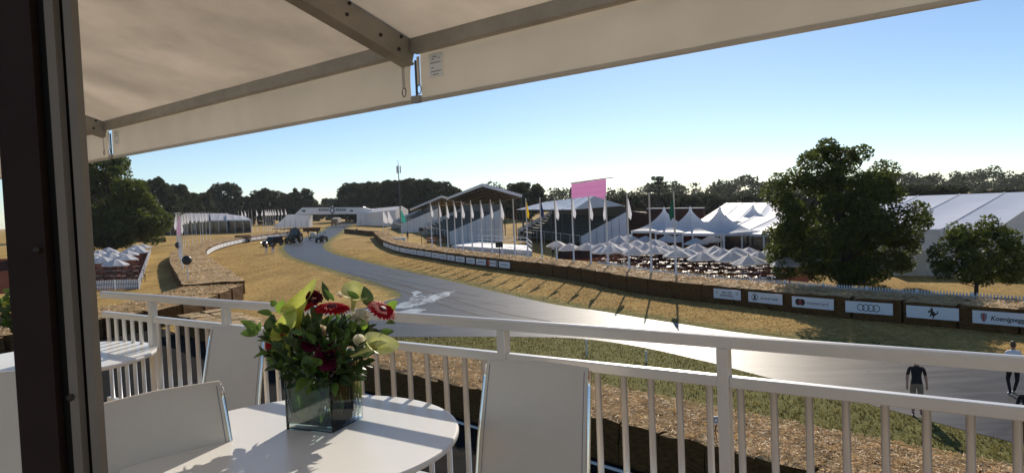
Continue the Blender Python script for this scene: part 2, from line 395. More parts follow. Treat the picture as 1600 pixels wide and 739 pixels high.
# pale smears and tyre marks on the asphalt
def blob(pts):
    P = [ong(*p) for p in pts]; P = smooth_line([Vector((p.x, p.y, 0)) for p in P+[P[0]]], 5)[:-1]
    P = [p+Vector((random.uniform(-.2, .2), random.uniform(-.2, .2), 0)) for p in P]
    return patch('asphalt_smear', [(p.x, p.y) for p in P], .030, 'smear_blue')
blob([(612, 480), (640, 471), (662, 466), (690, 458), (703, 456), (699, 463), (680, 470), (668, 472), (655, 479), (628, 483)])
blob([(645, 457), (652, 455), (656, 459), (650, 463)]); blob([(622, 488), (650, 482), (664, 485), (650, 490), (625, 492)])
for k_ in range(16):
    u = random.uniform(630, 705); v = 474-(u-630)*.22+random.uniform(-7, 9); blob([(u, v), (u+7, v-2.5), (u+13, v-4.5), (u+8, v-.8)])
rt_ = random.Random(4)
for k_ in range(30):
    t0 = rt_.uniform(.25, .85); n_ = rt_.randint(8, 22); i0 = int(t0*len(up_l)); seg = [p for p in up_l[i0:i0+n_] if p.y < 78]
    if len(seg) < 5: continue
    o0 = -rt_.uniform(.8, 6.5); o1 = o0-rt_.uniform(-2.5, 2.5); m_ = len(seg); line = [offset(seg, o0+(o1-o0)*(q/(m_-1))**2)[q] for q in range(m_)]
    for dd in (0, 1.5): ribbon('tyre_mark', line, dd, dd+.16, .023+.0004*k_+.0002*(dd > 0), 'rubber_mark', 1)
# ================================================================ STRAW BALES
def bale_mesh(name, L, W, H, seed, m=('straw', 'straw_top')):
    rn = random.Random(seed); bm = bmesh.new(); bmesh.ops.create_cube(bm, size=1)
    bmesh.ops.subdivide_edges(bm, edges=bm.edges[:], cuts=2, use_grid_fill=True)
    for v in bm.verts:
        v.co.x *= L; v.co.y *= W; v.co.z = (v.co.z+.5)*H
        if v.co.z > .02: v.co += Vector((rn.uniform(-.035, .035), rn.uniform(-.035, .035), rn.uniform(-.05, .05)))
        if v.co.z > H*.9 and (abs(v.co.x) > L*.45 or abs(v.co.y) > W*.45): v.co.z -= .05
    me = bpy.data.meshes.new(name); bm.to_mesh(me); bm.free()
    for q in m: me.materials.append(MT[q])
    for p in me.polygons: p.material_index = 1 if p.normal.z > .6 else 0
    return me
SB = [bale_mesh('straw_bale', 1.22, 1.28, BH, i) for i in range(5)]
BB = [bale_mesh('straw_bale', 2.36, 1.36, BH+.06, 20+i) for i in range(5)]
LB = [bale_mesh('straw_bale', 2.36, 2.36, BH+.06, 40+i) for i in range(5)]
def put_bale(meshes, p, rz, lab, grp):
    o = obj('straw_bale', random.choice(meshes)); o.location = (p.x, p.y, g(p.y)-.01+random.uniform(-.03, .03)); o.rotation_euler = (0, 0, rz+random.choice((0, math.pi))+random.uniform(-.025, .025))
    tag(o, lab, 'straw bale', grp)
rzb = math.atan2(BD.y, BD.x)
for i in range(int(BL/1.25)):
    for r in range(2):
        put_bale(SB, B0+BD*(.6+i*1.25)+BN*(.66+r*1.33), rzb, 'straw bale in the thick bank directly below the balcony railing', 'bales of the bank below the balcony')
# loose straw strewn over the near bank
N = 48000; t = rng.random(N); s = rng.random(N)
c = np.array(B0[:])[None]+np.outer(t*BL, np.array(BD[:]))+np.outer(s*(BW-.06)+.02, np.array(BN[:])); c[:, 2] = BH+.0+rng.random(N)*.06
an = rng.random(N)*6.283; L = .03+.075*rng.random(N); wd = .004+.005*rng.random(N); tl = (rng.random(N)-.4)*.05
dx = np.stack([np.cos(an)*L, np.sin(an)*L, tl], 1); dw = np.stack([-np.sin(an)*wd, np.cos(an)*wd, (rng.random(N)-.5)*.02], 1)
Q = np.stack([c-dx-dw, c+dx-dw, c+dx+dw, c-dx+dw], 1)
o = obj('loose_straw', quads_mesh('loose_straw', Q, 'loose_straw')); o['kind'] = 'stuff'; tag(o, 'loose straw strewn over the top of the bank below the balcony', 'straw')
# right wall
RW = [(584, 363), (590, 369), (600, 376), (626, 384), (670, 390.5), (728, 398.5), (797, 406), (885, 416), (970, 430), (1044, 439.5), (1150, 449), (1275, 461), (1400, 470), (1519, 478.5), (1700, 492)]
rw = resample(smooth_line([ong(u, v, BH) for u, v in RW]), 2.42); rw = [Vector((p.x, p.y, 0)) for p in rw]
def path_bales(P, meshes, rows, step, lab, grp, sgn=1):
    for a, b in zip(P, P[1:]):
        d = (b-a).normalized(); n = Vector((-d.y, d.x, 0))*sgn
        for r in range(rows): put_bale(meshes, (a+b)/2+n*(step*(r+.5)), math.atan2(d.y, d.x), lab, grp)
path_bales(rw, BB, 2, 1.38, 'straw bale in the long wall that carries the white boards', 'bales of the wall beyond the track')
def loose(name, P, W, N, h, sgn, lab, sz=1.0):
    P = resample(P, 1.0); k = len(P); O = offset(P, W*sgn)
    i = rng.integers(0, k-1, N); f = rng.random(N); s = rng.random(N)
    A = np.array([p[:] for p in P]); B = np.array([p[:] for p in O])
    a = A[i]*(1-f)[:, None]+A[i+1]*f[:, None]; b = B[i]*(1-f)[:, None]+B[i+1]*f[:, None]
    c = a+(b-a)*s[:, None]; c[:, 2] = np.array([g(y) for y in c[:, 1]])+h+rng.random(N)*.08
    an = rng.random(N)*6.283; L = (.06+.12*rng.random(N))*sz; wd = (.009+.010*rng.random(N))*sz; tl = (rng.random(N)-.4)*.1
    dx = np.stack([np.cos(an)*L, np.sin(an)*L, tl], 1); dw = np.stack([-np.sin(an)*wd, np.cos(an)*wd, (rng.random(N)-.5)*.03], 1)
    o = obj(name, quads_mesh(name, np.stack([c-dx-dw, c+dx-dw, c+dx+dw, c-dx+dw], 1), 'loose_straw')); o['kind'] = 'stuff'; tag(o, lab, 'straw')
loose('loose_straw', rw, 2.7, 24000, BH+.05, 1, 'loose straw lying on the wall of bales beyond the track')
# left wall: comes down from the far bend and turns away to the left
lw = [ong(u, v, BH) for u, v in ((470, 361), (430, 365), (385, 371), (345, 379.5), (322, 390), (328, 402), (356, 421), (382, 438))]
lw = resample(smooth_line([Vector((p.x, p.y, 0)) for p in lw]), 2.42)
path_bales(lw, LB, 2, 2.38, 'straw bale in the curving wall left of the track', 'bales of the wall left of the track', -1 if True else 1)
nf = [ong(u, v, BH) for u, v in ((381, 445), (300, 473), (165, 497))]; nf = [Vector((p.x, p.y, 0)) for p in nf]
nf.append(nf[-1]+(nf[-1]-nf[-2]).normalized()*8)
nf = resample(nf, 2.42)
path_bales(nf, LB, 2, 2.38, 'straw bale in the short wall turning off left of the track', 'bales of the short wall turning left', -1)
loose('loose_straw', lw, 4.7, 14000, BH+.05, -1, 'loose straw lying on the curving wall left of the track')
loose('loose_straw', nf, 4.7, 7000, BH+.05, -1, 'loose straw lying on the short wall turning left')

# dry tufts on the mown lawns either side of the track
def tufts(A, B, N, lab):
    A = resample(A, 1.5); B = resample(B, 1.5); f = lambda P, t: np.array([P[min(int(x*(len(P)-1)), len(P)-2)].lerp(P[min(int(x*(len(P)-1)), len(P)-2)+1], x*(len(P)-1) % 1)[:] for x in t])
    t = rng.beta(1.2, 1.2, N); s = rng.beta(1.3, 1.3, N); a = f(A, t); b = f(B, t); c = a+(b-a)*s[:, None]; c[:, 2] = [g(y)+.012 for y in c[:, 1]]
    an = rng.random(N)*6.283; hh = .012+.03*rng.random(N); wd = .03+.05*rng.random(N); dx = np.stack([np.cos(an)*wd, np.sin(an)*wd, 0*an], 1); ln = np.stack([(rng.random(N)-.5)*.1, (rng.random(N)-.5)*.1, hh], 1)
    o = obj('grass_tufts', quads_mesh('grass_tufts', np.stack([c-dx, c+dx, c+ln+dx*.3, c+ln-dx*.3], 1), 'dry_blade')); o['kind'] = 'stuff'; tag(o, lab, 'grass')
XY = lambda P: [Vector((p.x, p.y, 0)) for p in P]
ua = [p for p in up_l if 26 < p.y < 120]; ra = [p for p in rw if p.y < 112]
tufts(XY(ua), XY(ra), 26000, 'dry mown grass between the track and the wall with boards')
la = [p for p in lo1 if p.y < 175]; lb = [p for p in lw if p.y < 165]
tufts(XY(la), XY(lb), 18000, 'dry mown grass between the track and the curving wall')
# ================================================================ BALCONY
HR = EYE-.5                                     # handrail top
rl = onz(165, 455, HR); rr = onz(1600, 555.5, HR)
RD = (rr-rl).normalized(); RN = Vector((-RD.y, RD.x, 0)); RN = RN if RN.y > 0 else -RN       # RN points outwards
DECK = EYE-1.6
def on_rail(u):
    """point of the railing line (plan) in the vertical plane through pixel column u near the rail"""
    v = 455+.0695*(u-165); r = ray(u, v); n = RN; t = (Vector((rl.x, rl.y, EYE))-Vector((0, 0, EYE))).dot(n)/r.dot(n)
    p = Vector((0, 0, EYE))+r*t; return Vector((p.x, p.y, 0))
r0 = on_rail(165)-RD*.05; r1 = on_rail(1600)+RD*1.2
rail = thing('balcony_railing', 'pale metal balcony railing with round balusters overlooking the track', 'railing', (r0.x, r0.y, DECK))
# handrail with a rounded top
prof = [(-.022, 0), (-.022, .034), (-.016, .043), (-.006, .047), (.006, .047), (.016, .043), (.022, .034), (.022, 0)]
mb = MB(); mb.prism([r0+RN*x+Vector((0, 0, HR-.047+z)) for x, z in prof], r1-r0); mb.build('handrail', 'rail_metal', rail)
posts = [on_rail(u) for u in (237, 352, 785, 1130)]
sp = (posts[3]-posts[2]).length
posts += [posts[3]+RD*sp*1.0]
posts = [posts[0], posts[1], posts[2]] + posts[3:]
MZ = HR-.152                                    # top of the middle rail
ends = sorted([(p-r0).dot(RD) for p in posts]); L_ = (r1-r0).length
cuts = [0]+ends+[L_]
for a, b in zip(cuts, cuts[1:]):
    pa = r0+RD*(a+.022 if a > 0 else 0); pb = r0+RD*(b-.022 if b < L_ else b)
    mb = MB(); mb.beam(pa+Vector((0, 0, MZ-.021)), pb+Vector((0, 0, MZ-.021)), .036, .042); mb.build('middle_rail', 'rail_metal', rail, bevel=.004)
    mb = MB(); mb.beam(pa+Vector((0, 0, EYE-1.32)), pb+Vector((0, 0, EYE-1.32)), .035, .035); mb.build('bottom_rail', 'rail_metal', rail, bevel=.004)
for p in posts:
    mb = MB(); mb.beam(p+Vector((0, 0, DECK)), p+Vector((0, 0, HR-.0475)), .045, .046, up=RN); mb.build('post', 'rail_metal', rail, bevel=.004)
mb = MB(); mb.tube([(0, 0, 0), (0, 0, MZ-.042-(EYE-1.32)-.0175)], .0135, 12); bme = mb.mesh('baluster', 'rail_metal', True)
s = .06
while s < L_:
    if min(abs(s-e) for e in ends) > .045:
        p = r0+RD*s; o = obj('baluster', bme, rail); o.location = p+Vector((0, 0, EYE-1.32+.0175))-rail.location
    s += .118
# deck
mb = MB()
deck = [r0-RD*3+RN*.16, r1+RD*2+RN*.16, r1+RD*2-RN*5.5, r0-RD*3-RN*5.5]
mb.prism([p+Vector((0, 0, DECK-.15)) for p in deck], (0, 0, .12)); dk = struct(mb.build('balcony_deck', 'steel_dark'))
for i in range(40):
    a = r0-RD*2.98+RN*(.15-.14*i); b = r1+RD*1.98+RN*(.15-.14*i)
    mb = MB(); mb.beam(a+Vector((0, 0, DECK-.015)), b+Vector((0, 0, DECK-.015)), .134, .03); mb.build('plank', 'deck_wood', dk)
# ---------------------------------------------------------------- door frame at the left
def vstrip(mb, u0, u1, d, th, zb=DECK, zt=EYE+2.2, v=370):
    a = dep(u0, v, d); b = dep(u1, v, d); t = (b-a); t.z = 0; t.normalize(); n = Vector((-t.y, t.x, 0))
    c = (a+b)/2+n*th/2; wd = (b-a).xy.length
    mb.box((c.x, c.y, (zb+zt)/2), (wd, th, zt-zb), rz=math.atan2(t.y, t.x))
c = dep(80, 370, .8); fr = thing('door_frame', 'dark door frame with grey edge strips beside the balcony table', 'door frame', (c.x, c.y, DECK))
for nm, u0, u1, d, th, m in (('jamb', 9, 70, .80, .012, 'frame_dark'), ('seal', 66, 94, .815, .012, 'rubber'), ('edge_strip', 92, 106, .803, .012, 'frame_grey'), ('seal', 104, 124, .82, .012, 'rubber'), ('edge_strip', 121, 134, .805, .014, 'frame_grey')):
    mb = MB(); vstrip(mb, u0, u1, d, th); mb.build(nm, m, fr)
for vz in (390, 620):
    mb = MB(); q = dep(112 if vz > 500 else 60, vz, .80); mb.lathe(q, [(.004, 0), (.004, .004), (.002, .006)], 10, Matrix.Rotation(R(90), 3, 'X')); mb.build('screw', 'dark_metal', fr)
# ---------------------------------------------------------------- canopy
EZ = EYE+.55                                     # bottom of the valance
ca = onz(165, 247, EZ); cb = onz(1480, 1, EZ); cm = onz(645, 158.5, EZ)
CD = (cb-ca).normalized(); CN = Vector((-CD.y, CD.x, 0)); CN = CN if CN.y > 0 else -CN        # CN outwards
VH = .235; BTH = .075; RS = .31                  # valance height, beam, roof slope
c0 = cm-CD*((cm-ca).dot(CD)); bay = (cm-c0).dot(CD); JO = cm
can = thing('balcony_canopy', 'cream canvas awning on metal rafters over the balcony', 'canopy', (JO.x, JO.y, EZ))
mat('canvas', (.72, .67, .60), .75, noise=.16, scale=1.1, transl=.60, bump=.35, bscale=2.2, detail=8, stretch=(1, 1, 1))
mat('valance_cloth', (.70, .665, .61), .7, noise=.06, scale=1.5, transl=.42)
mat('beam_alu', (.34, .315, .28), .5, metal=.3, noise=.15, scale=5)
mat('tag_white', (.8, .8, .8), .6)
joints = [JO-CD*2*bay, JO-CD*bay, JO, JO+CD*bay, JO+CD*2*bay]
Z = Vector((0, 0, 1))
for a, b in zip(joints, joints[1:]):
    aa = a+CD*.035; bb = b-CD*.035
    # valance: hanging cloth with soft folds, thick hem
    nx, nz = 90, 10; vs = []; fs = []
    for k_ in (0, 1):
        for j in range(nz+1):
            for i in range(nx+1):
                t = i/nx; h = j/nz; p = aa.lerp(bb, t)
                f = .006*math.sin(t*61+math.sin(t*17)*2)*(h**1.5)*max(0, math.sin(t*3.1+.3)) + .004*math.sin(t*23+h*3) - .006*math.sin(h*math.pi)
                vs.append(p+CN*(f+.03+k_*.003)+Z*(h*VH))
    n1 = (nx+1)*(nz+1)
    for k_ in (0, 1):
        for j in range(nz):
            for i in range(nx):
                q = k_*n1+j*(nx+1)+i; fs.append((q, q+1, q+nx+2, q+nx+1))
    mb = MB(); mb.add(vs, fs); val = mb.build('valance', 'valance_cloth', can, smooth=True)
    mb = MB(); mb.tube([aa+CN*.032+Z*.004, bb+CN*.032+Z*.004], .011, 10); mb.build('hem', 'valance_cloth', val, smooth=True)
    mb = MB(); mb.beam(aa-CN*.01+Z*(VH*.5), bb-CN*.01+Z*(VH*.5), .002, .012); 
    mb = MB(); mb.beam(aa+Z*(VH+BTH/2-.01)-CN*.01, bb+Z*(VH+BTH/2-.01)-CN*.01, .05, BTH); mb.build('eave_beam', 'beam_alu', can, bevel=.005)
    # roof cloth between the rafters, sagging slightly, rippled near the eave
    nx, ny = 120, 60; vs = []; fs = []; RLn = 4.2
    for k_ in (0, 1):
        for j in range(ny+1):
            for i in range(nx+1):
                t = i/nx; s = j/ny; p = aa.lerp(bb, t)-CN*(s*RLn)
                sag = -.05*math.sin(math.pi*t)*math.sin(math.pi*min(1, s*1.2))
                rip = .010*math.sin(t*44+s*14+math.sin(t*9)*2)*math.exp(-s*7)*math.sin(math.pi*t)+.004*math.sin(t*17+s*31)*math.sin(s*7+t*3)
                vs.append(p+CN*.035+Z*(VH+BTH-.034+s*RLn*RS+sag+rip*min(1, s*14)+k_*.003))
    n1 = (nx+1)*(ny+1)
    for k_ in (0, 1):
        for j in range(ny):
            for i in range(nx):
                q = k_*n1+j*(nx+1)+i; fs.append((q, q+1, q+nx+2, q+nx+1))
    mb = MB(); mb.add(vs, fs); mb.build('roof_cloth', 'canvas', can, smooth=True)
for k_, j in enumerate(joints):
    dr = (-CN+Z*RS).normalized(); s0 = j+Z*(VH+.005)-CN*.0
    mb = MB(); mb.beam(s0+dr*.0, s0+dr*4.5, .062, .13); raf = mb.build('rafter', 'beam_alu', can, bevel=.004)
    mb = MB(); upn = dr.cross(CD).normalized(); upn = upn if upn.z > 0 else -upn
    mb.beam(s0+dr*.0-upn*.069, s0+dr*4.5-upn*.069, .085, .012); mb.build('flange', 'beam_alu', raf)
    for sgn in (-1, 1):
        for bs, bz in ((.10, .03), (.10, -.035), (.22, -.02), (.42, .035), (.42, -.02)):
            mb = MB(); q = s0+dr*bs+upn*bz+CD*(sgn*.031)
            mb.tube([q, q+CD*(sgn*.006)], .0085, 8); mb.build('bolt', 'dark_metal', raf)
    # tie rod, bracket and rope rings at the joint
    q = j+Z*.0
    mb = MB(); mb.tube([q+Z*(VH-.03)+CN*.03, q+Z*.03+CN*.03], .006, 8); mb.build('tie_rod', 'steel_dark', can)
    mb = MB(); mb.beam(q-CD*.03+Z*.012+CN*.03, q+CD*.03+Z*.012+CN*.03, .03, .035); mb.build('clamp', 'beam_alu', can, bevel=.003)
    for sgn in (-1, 1):
        ring = q+CD*(sgn*.055)+Z*.05-CN*.005
        mb = MB(); mb.tube([ring+CD*(.014*math.cos(a))+Z*(.022*math.sin(a)) for a in np.linspace(0, 6.283, 13)], .0025, 6, cap=False); mb.build('rope_ring', 'dark_metal', can)
        mb = MB(); mb.beam(ring+Z*.022, ring+Z*.16, .018, .003, up=CN); mb.build('strap', 'valance_cloth', can)
    # care label with small printed lines
    lb = q+CD*.16+Z*(VH*.66)-CN*-.012
    mb = MB(); mb.beam(lb-CD*.045, lb+CD*.045, .0022, .115); tg = mb.build('care_label', 'tag_white', can)
    for dz, w_, off_ in ((.04, .03, -.004), (.03, .018, -.016), (.03, .01, .024), (.012, .07, 0), (-.03, .07, 0), (-.012, .018, -.022), (-.045, .04, 0)):
        mb = MB(); mb.beam(lb+CD*(off_-w_/2)+Z*dz-CN*.0016, lb+CD*(off_+w_/2)+Z*dz-CN*.0016, .001, .004); mb.build('print', 'ink_grey', tg)
# ================================================================ BALCONY FURNITURE
TZ = EYE-.86
def cafe_table(cx, cy, r, lab):
    t = thing('round_table', lab, 'table', (cx, cy, DECK))
    prof = [(r-.012, -.028), (r-.002, -.022), (r, -.014), (r, -.006), (r-.003, -.001), (r-.01, 0)]
    mb = MB(); mb.lathe((cx, cy, TZ), prof, 96); o = mb.build('table_top', 'table_white', t)
    mb = MB(); mb.tube([(cx, cy, DECK+.03), (cx, cy, TZ-.03)], .04, 20); mb.build('column', 'chrome', t, smooth=True)
    mb = MB(); mb.lathe((cx, cy, DECK), [(.28, 0), (.28, .012), (.10, .03), (.045, .05)], 40); mb.build('base_plate', 'table_white', t)
    return t
cafe_table(-.86, 2.72, .62, 'round white table carrying the vase of red flowers in front of the railing')
t2 = onz(85, 560, TZ)
cafe_table(t2.x, t2.y, .60, 'round white table partly hidden behind the door frame')
# ---------------------------------------------------------------- chairs
def make_chair():
    ch = thing('cafe_chair', 'x', 'chair')
    W = .245; T = .97; SE = .45
    # one curved back panel: closed sheet wrapped round the frame
    nx, nz = 10, 14; vs = []; fs = []
    for k_ in (0, 1):
        for j in range(nz+1):
            for i in range(nx+1):
                s = i/nx*2-1; h = j/nz; z = SE-.02+h*(T-SE+.02)
                y = -.21-.10*h**1.3-.02*(1-s*s) - k_*.012
                ww = W*(1-.06*h)
                vs.append((s*ww, y, z+(.006*(1-abs(s)) if j == nz else 0)))
    n1 = (nx+1)*(nz+1); idx = lambda k_, j, i: k_*n1+j*(nx+1)+i
    for j in range(nz):
        for i in range(nx):
            fs.append((idx(0, j, i), idx(0, j, i+1), idx(0, j+1, i+1), idx(0, j+1, i))); fs.append((idx(1, j, i+1), idx(1, j, i), idx(1, j+1, i), idx(1, j+1, i+1)))
        for i, f in ((0, 1), (nx, -1)): fs.append((idx(0, j, i), idx(0, j+1, i), idx(1, j+1, i), idx(1, j, i))[::f])
    for i in range(nx): fs.append((idx(0, nz, i), idx(0, nz, i+1), idx(1, nz, i+1), idx(1, nz, i))); fs.append((idx(0, 0, i+1), idx(0, 0, i), idx(1, 0, i), idx(1, 0, i+1)))
    mb = MB(); mb.add(vs, fs); bk = mb.build('backrest', 'chair_white', ch, smooth=True, world=False)
    b = bk.modifiers.new('bevel', 'BEVEL'); b.width = .004; b.segments = 2; b.limit_method = 'ANGLE'
    for s in (-1, 1):
        mb = MB(); mb.tube([(s*W*(1-.06*h)*.93, -.21-.10*h**1.3-.02*(1-.86)+e_y, SE-.02+h*(T-SE+.02)) for e_y in (.0012,) for h in np.linspace(.02, .97, 10)], .0016, 5); mb.build('stitching', 'ink_grey', ch, world=False)
        mb = MB(); mb.tube([(s*W*(1-.06*h)*.93, -.2225-.10*h**1.3-.02*(1-.86), SE-.02+h*(T-SE+.02)) for h in np.linspace(.02, .97, 10)], .0016, 5); mb.build('stitching', 'ink_grey', ch, world=False)
    mb = MB(); mb.box((0, .01, SE), (.45, .45, .035)); mb.build('seat', 'chair_white', ch, bevel=.012, world=False)
    for s in (-1, 1):
        mb = MB(); mb.tube([(s*.215, .22, SE-.02), (s*.22, .235, 0)], .011, 10); mb.build('leg', 'chrome', ch, smooth=True, world=False)
        mb = MB(); mb.tube([(s*.236, -.19, SE-.1), (s*.228, -.25, 0)], .011, 10); mb.build('leg', 'chrome', ch, smooth=True, world=False)
        mb = MB(); mb.tube([(s*.236, -.19, SE-.1), (s*.249, -.216, SE), (s*.245, -.25, .66), (s*.236, -.30, .90), (s*.232, -.318, T-.012)], .0085, 10); mb.build('back_frame', 'chrome', ch, smooth=True, world=False)
    return ch
chair0 = make_chair(); first = [True]
def place_chair(A, B, flip, lab):
    """A, B: top corners of the backrest"""
    d = (B-A); d.z = 0; m = (A+B)/2; n = Vector((-d.y, d.x, 0)).normalized()*flip
    rz = math.atan2(n.y, n.x)-math.pi/2; loc = Vector((m.x, m.y, DECK))+n*.315
    o = chair0 if first[0] else dup(chair0); first[0] = False
    o.location = loc; o.rotation_euler = (0, 0, rz); o['label'] = lab; o['group'] = 'white chairs on the balcony'
CT = EYE-.63
place_chair(onz(757, 561, CT), onz(925, 575, CT), -1, 'white chair with its back against the balusters, right of the flower table')
place_chair(onz(322, 509, CT), onz(424, 517, CT), -1, 'white chair standing behind the vase against the railing')
place_chair(onz(145, 634, CT), onz(335, 596, CT), -1, 'white chair with shadowed back between door frame and flower table')
place_chair(onz(-150, 600, CT), onz(42, 578, CT), -1, 'white chair seen past the dark side of the door frame')
# ---------------------------------------------------------------- glass vase
VL = onz(444.6, 670, TZ); VF = onz(519, 677, TZ); VR = onz(579, 652.5, TZ)
ax = (VL-VF).normalized(); ay = Vector((-ax.y, ax.x, 0)); ay = ay if ay.dot(VR-VF) > 0 else -ay
VS = .226; VHT = .25; vc = VF+ax*VS/2+ay*VS/2
def thin_glass():
    m = mat('vase_glass', (1, 1, 1), .0); n = m.node_tree.nodes; l = m.node_tree.links; tr = n.new('ShaderNodeBsdfTransparent'); tr.inputs[0].default_value = (.90, .96, .94, 1)
    gl = n.new('ShaderNodeBsdfGlossy'); gl.inputs['Roughness'].default_value = .01; fr_ = n.new('ShaderNodeFresnel'); fr_.inputs[0].default_value = 1.45; mx = n.new('ShaderNodeMixShader')
    l.new(fr_.outputs[0], mx.inputs[0]); l.new(tr.outputs[0], mx.inputs[1]); l.new(gl.outputs[0], mx.inputs[2]); l.new(mx.outputs[0], n['Material Output'].inputs[0])
thin_glass()
mat('base_glass', (.80, .93, .97), .0, trans=1.0, ior=1.48)
mat('water', (.85, .92, .86), .0, trans=1.0, ior=1.33)
mat('leaf_dark', (.03, .055, .015), .45, noise=.4, scale=20, c2=(.06, .10, .025), transl=.25)
mat('leaf_mid', (.10, .18, .035), .42, noise=.35, scale=25, transl=.4)
mat('leaf_bright', (.20, .32, .04), .42, noise=.2, scale=20, transl=.5)
mat('calla', (.52, .60, .07), .4, noise=.12, scale=25, transl=.45, c2=(.70, .74, .18))
mat('calla_pale', (.66, .68, .16), .4, noise=.1, scale=25, transl=.4, c2=(.80, .80, .38))
mat('gerbera_red', (.46, .010, .022), .5, noise=.25, scale=30, transl=.3, spec=.1)
mat('rose_dark', (.12, .006, .02), .6, noise=.3, scale=30, transl=.15)
mat('carnation', (.14, .004, .035), .65, noise=.4, scale=40, transl=.2)
mat('petal_white', (.80, .76, .62), .5, noise=.08, scale=30, transl=.35)
mat('petal_cream', (.70, .60, .45), .5, noise=.15, scale=30, transl=.3)
mat('stem', (.16, .26, .06), .5, noise=.3, scale=20)
def make_vase(c, lab):
    v = thing('glass_vase', lab, 'vase', (c.x, c.y, TZ))
    bm = bmesh.new()
    def ringv(s, z): return [bm.verts.new(Vector((0, 0, z))+ax*(sx*s)+ay*(sy*s)) for sx, sy in ((-1, -1), (1, -1), (1, 1), (-1, 1))]
    h = VS/2; a = ringv(h, .0005); b = ringv(h, VHT); c_ = ringv(h-.007, VHT); d = ringv(h-.009, .024)
    def band(p, q):
        for i in range(4): bm.faces.new((p[i], p[(i+1) % 4], q[(i+1) % 4], q[i]))
    bm.faces.new(a[::-1]); band(a, b); band(b, c_); band(c_, d); bm.faces.new(d)
    bmesh.ops.recalc_face_normals(bm, faces=bm.faces[:])
    bmesh.ops.bevel(bm, geom=[e for e in bm.edges if abs((e.verts[0].co-e.verts[1].co).z) > .1 and e.verts[0].co.xy.length > .155 or False], offset=.006, segments=3, affect='EDGES')
    me = bpy.data.meshes.new('glass'); bm.to_mesh(me); bm.free(); me.materials.append(MT['vase_glass'])
    obj('glass', me, v)
    mb = MB(); hb = VS/2-.010; mb.prism([Vector((0, 0, .0012))+ax*(sx*hb)+ay*(sy*hb) for sx, sy in ((-1, -1), (1, -1), (1, 1), (-1, 1))], (0, 0, .022)); mb.build('thick_base', 'base_glass', v, world=False, bevel=.004)
    return v
vase = make_vase(vc, 'square clear glass vase holding the bouquet on the near table')
# ---------------------------------------------------------------- bouquet
def leaf_geo(mb, p, d, n, L, W, curl=.25):
    d = Vector(d).normalized(); n = Vector(n); x = d.cross(n)
    if x.length < .05: x = d.cross(Vector((.3, .8, .1)))
    x.normalize(); n = x.cross(d); k = 7; vs = []; fs = []
    for i in range(k):
        t = i/(k-1); w_ = W*(math.sin(math.pi*min(1, t**.8*.97+.02))**.75)*.5; q = p+d*(L*t)-n*(curl*L*t*t)
        vs += [q-x*w_+n*(w_*.35), q, q+x*w_+n*(w_*.35)]
    for i in range(k-1):
        for j in (0, 1): fs.append((i*3+j, i*3+j+1, i*3+j+4, i*3+j+3))
    mb.add(vs, fs)
def rnd_dir(): return Vector((random.gauss(0, 1), random.gauss(0, 1), random.gauss(0, 1))).normalized()
def aim(d):
    return Vector(d).normalized().to_track_quat('Z', 'Y').to_matrix()
def calla(parent, base, tip, m, open_to, R_=.045):
    """spathe: funnel rolled round the axis with a flared, pointed lip"""
    ax_ = (tip-base); L = ax_.length; M = aim(ax_); nu, nt = 28, 14; vs = []; fs = []
    ot = M.transposed() @ Vector(open_to); ph0 = math.atan2(ot.y, ot.x)
    for j in range(nt+1):
        t = j/nt
        for i in range(nu+1):
            a = i/nu*2*math.pi; b = a+ph0
            front = .5+.5*math.cos(a)                    # 1 at the open side
            r = R_*(.16+.30*t+.75*max(0, t-.45)**1.3*1.6) * (1+.12*i/nu)
            top = L*(t*(1-.42*front*t) )
            lip = max(0, t-.72)/.28
            r2 = r+lip**2*R_*.55*(.4+front*.9)
            back = (1-front)**3
            z = top+back*lip*L*.12-lip**2*front*R_*.3
            vs.append(base+M @ Vector((math.cos(b)*r2, math.sin(b)*r2, z)))
    for j in range(nt):
        for i in range(nu): fs.append((j*(nu+1)+i, j*(nu+1)+i+1, (j+1)*(nu+1)+i+1, (j+1)*(nu+1)+i))
    mb = MB(); mb.add(vs, fs); o = mb.build('calla_lily', m, parent, smooth=True)
    mb = MB(); mb.tube([base+ax_*.1, base+ax_*.45, base+ax_*.62], [.006, .006, .003], 8); mb.build('spadix', 'flag_yellow', o, smooth=True)
def gerbera(parent, c, n, rad, m='gerbera_red'):
    M = aim(n); mb = MB()
    for ring, (cnt, rr, lift) in enumerate(((26, 1.0, .02), (24, .86, .10), (20, .62, .22))):
        for i in range(cnt):
            a = 2*math.pi*(i+.5*ring)/cnt+random.uniform(-.05, .05); r_ = rad*rr*random.uniform(.93, 1.05)
            d = Vector((math.cos(a), math.sin(a), lift)); leaf_geo(mb, c+M @ (d*(.12*rad)), M @ d, M @ Vector((0, 0, 1)), r_, rad*.36, .10)
    o = mb.build('gerbera', m, parent, smooth=True)
    mb = MB(); mb.lathe(c, [(.30*rad, .03*rad), (.26*rad, .16*rad), (.12*rad, .2*rad)], 16, M); mb.build('flower_eye', 'rose_dark', o, smooth=True)
    mb = MB(); mb.lathe(c, [(.10*rad, -.25*rad), (.28*rad, -.06*rad), (.3*rad, 0)], 12, M); mb.build('calyx', 'stem', o, smooth=True)
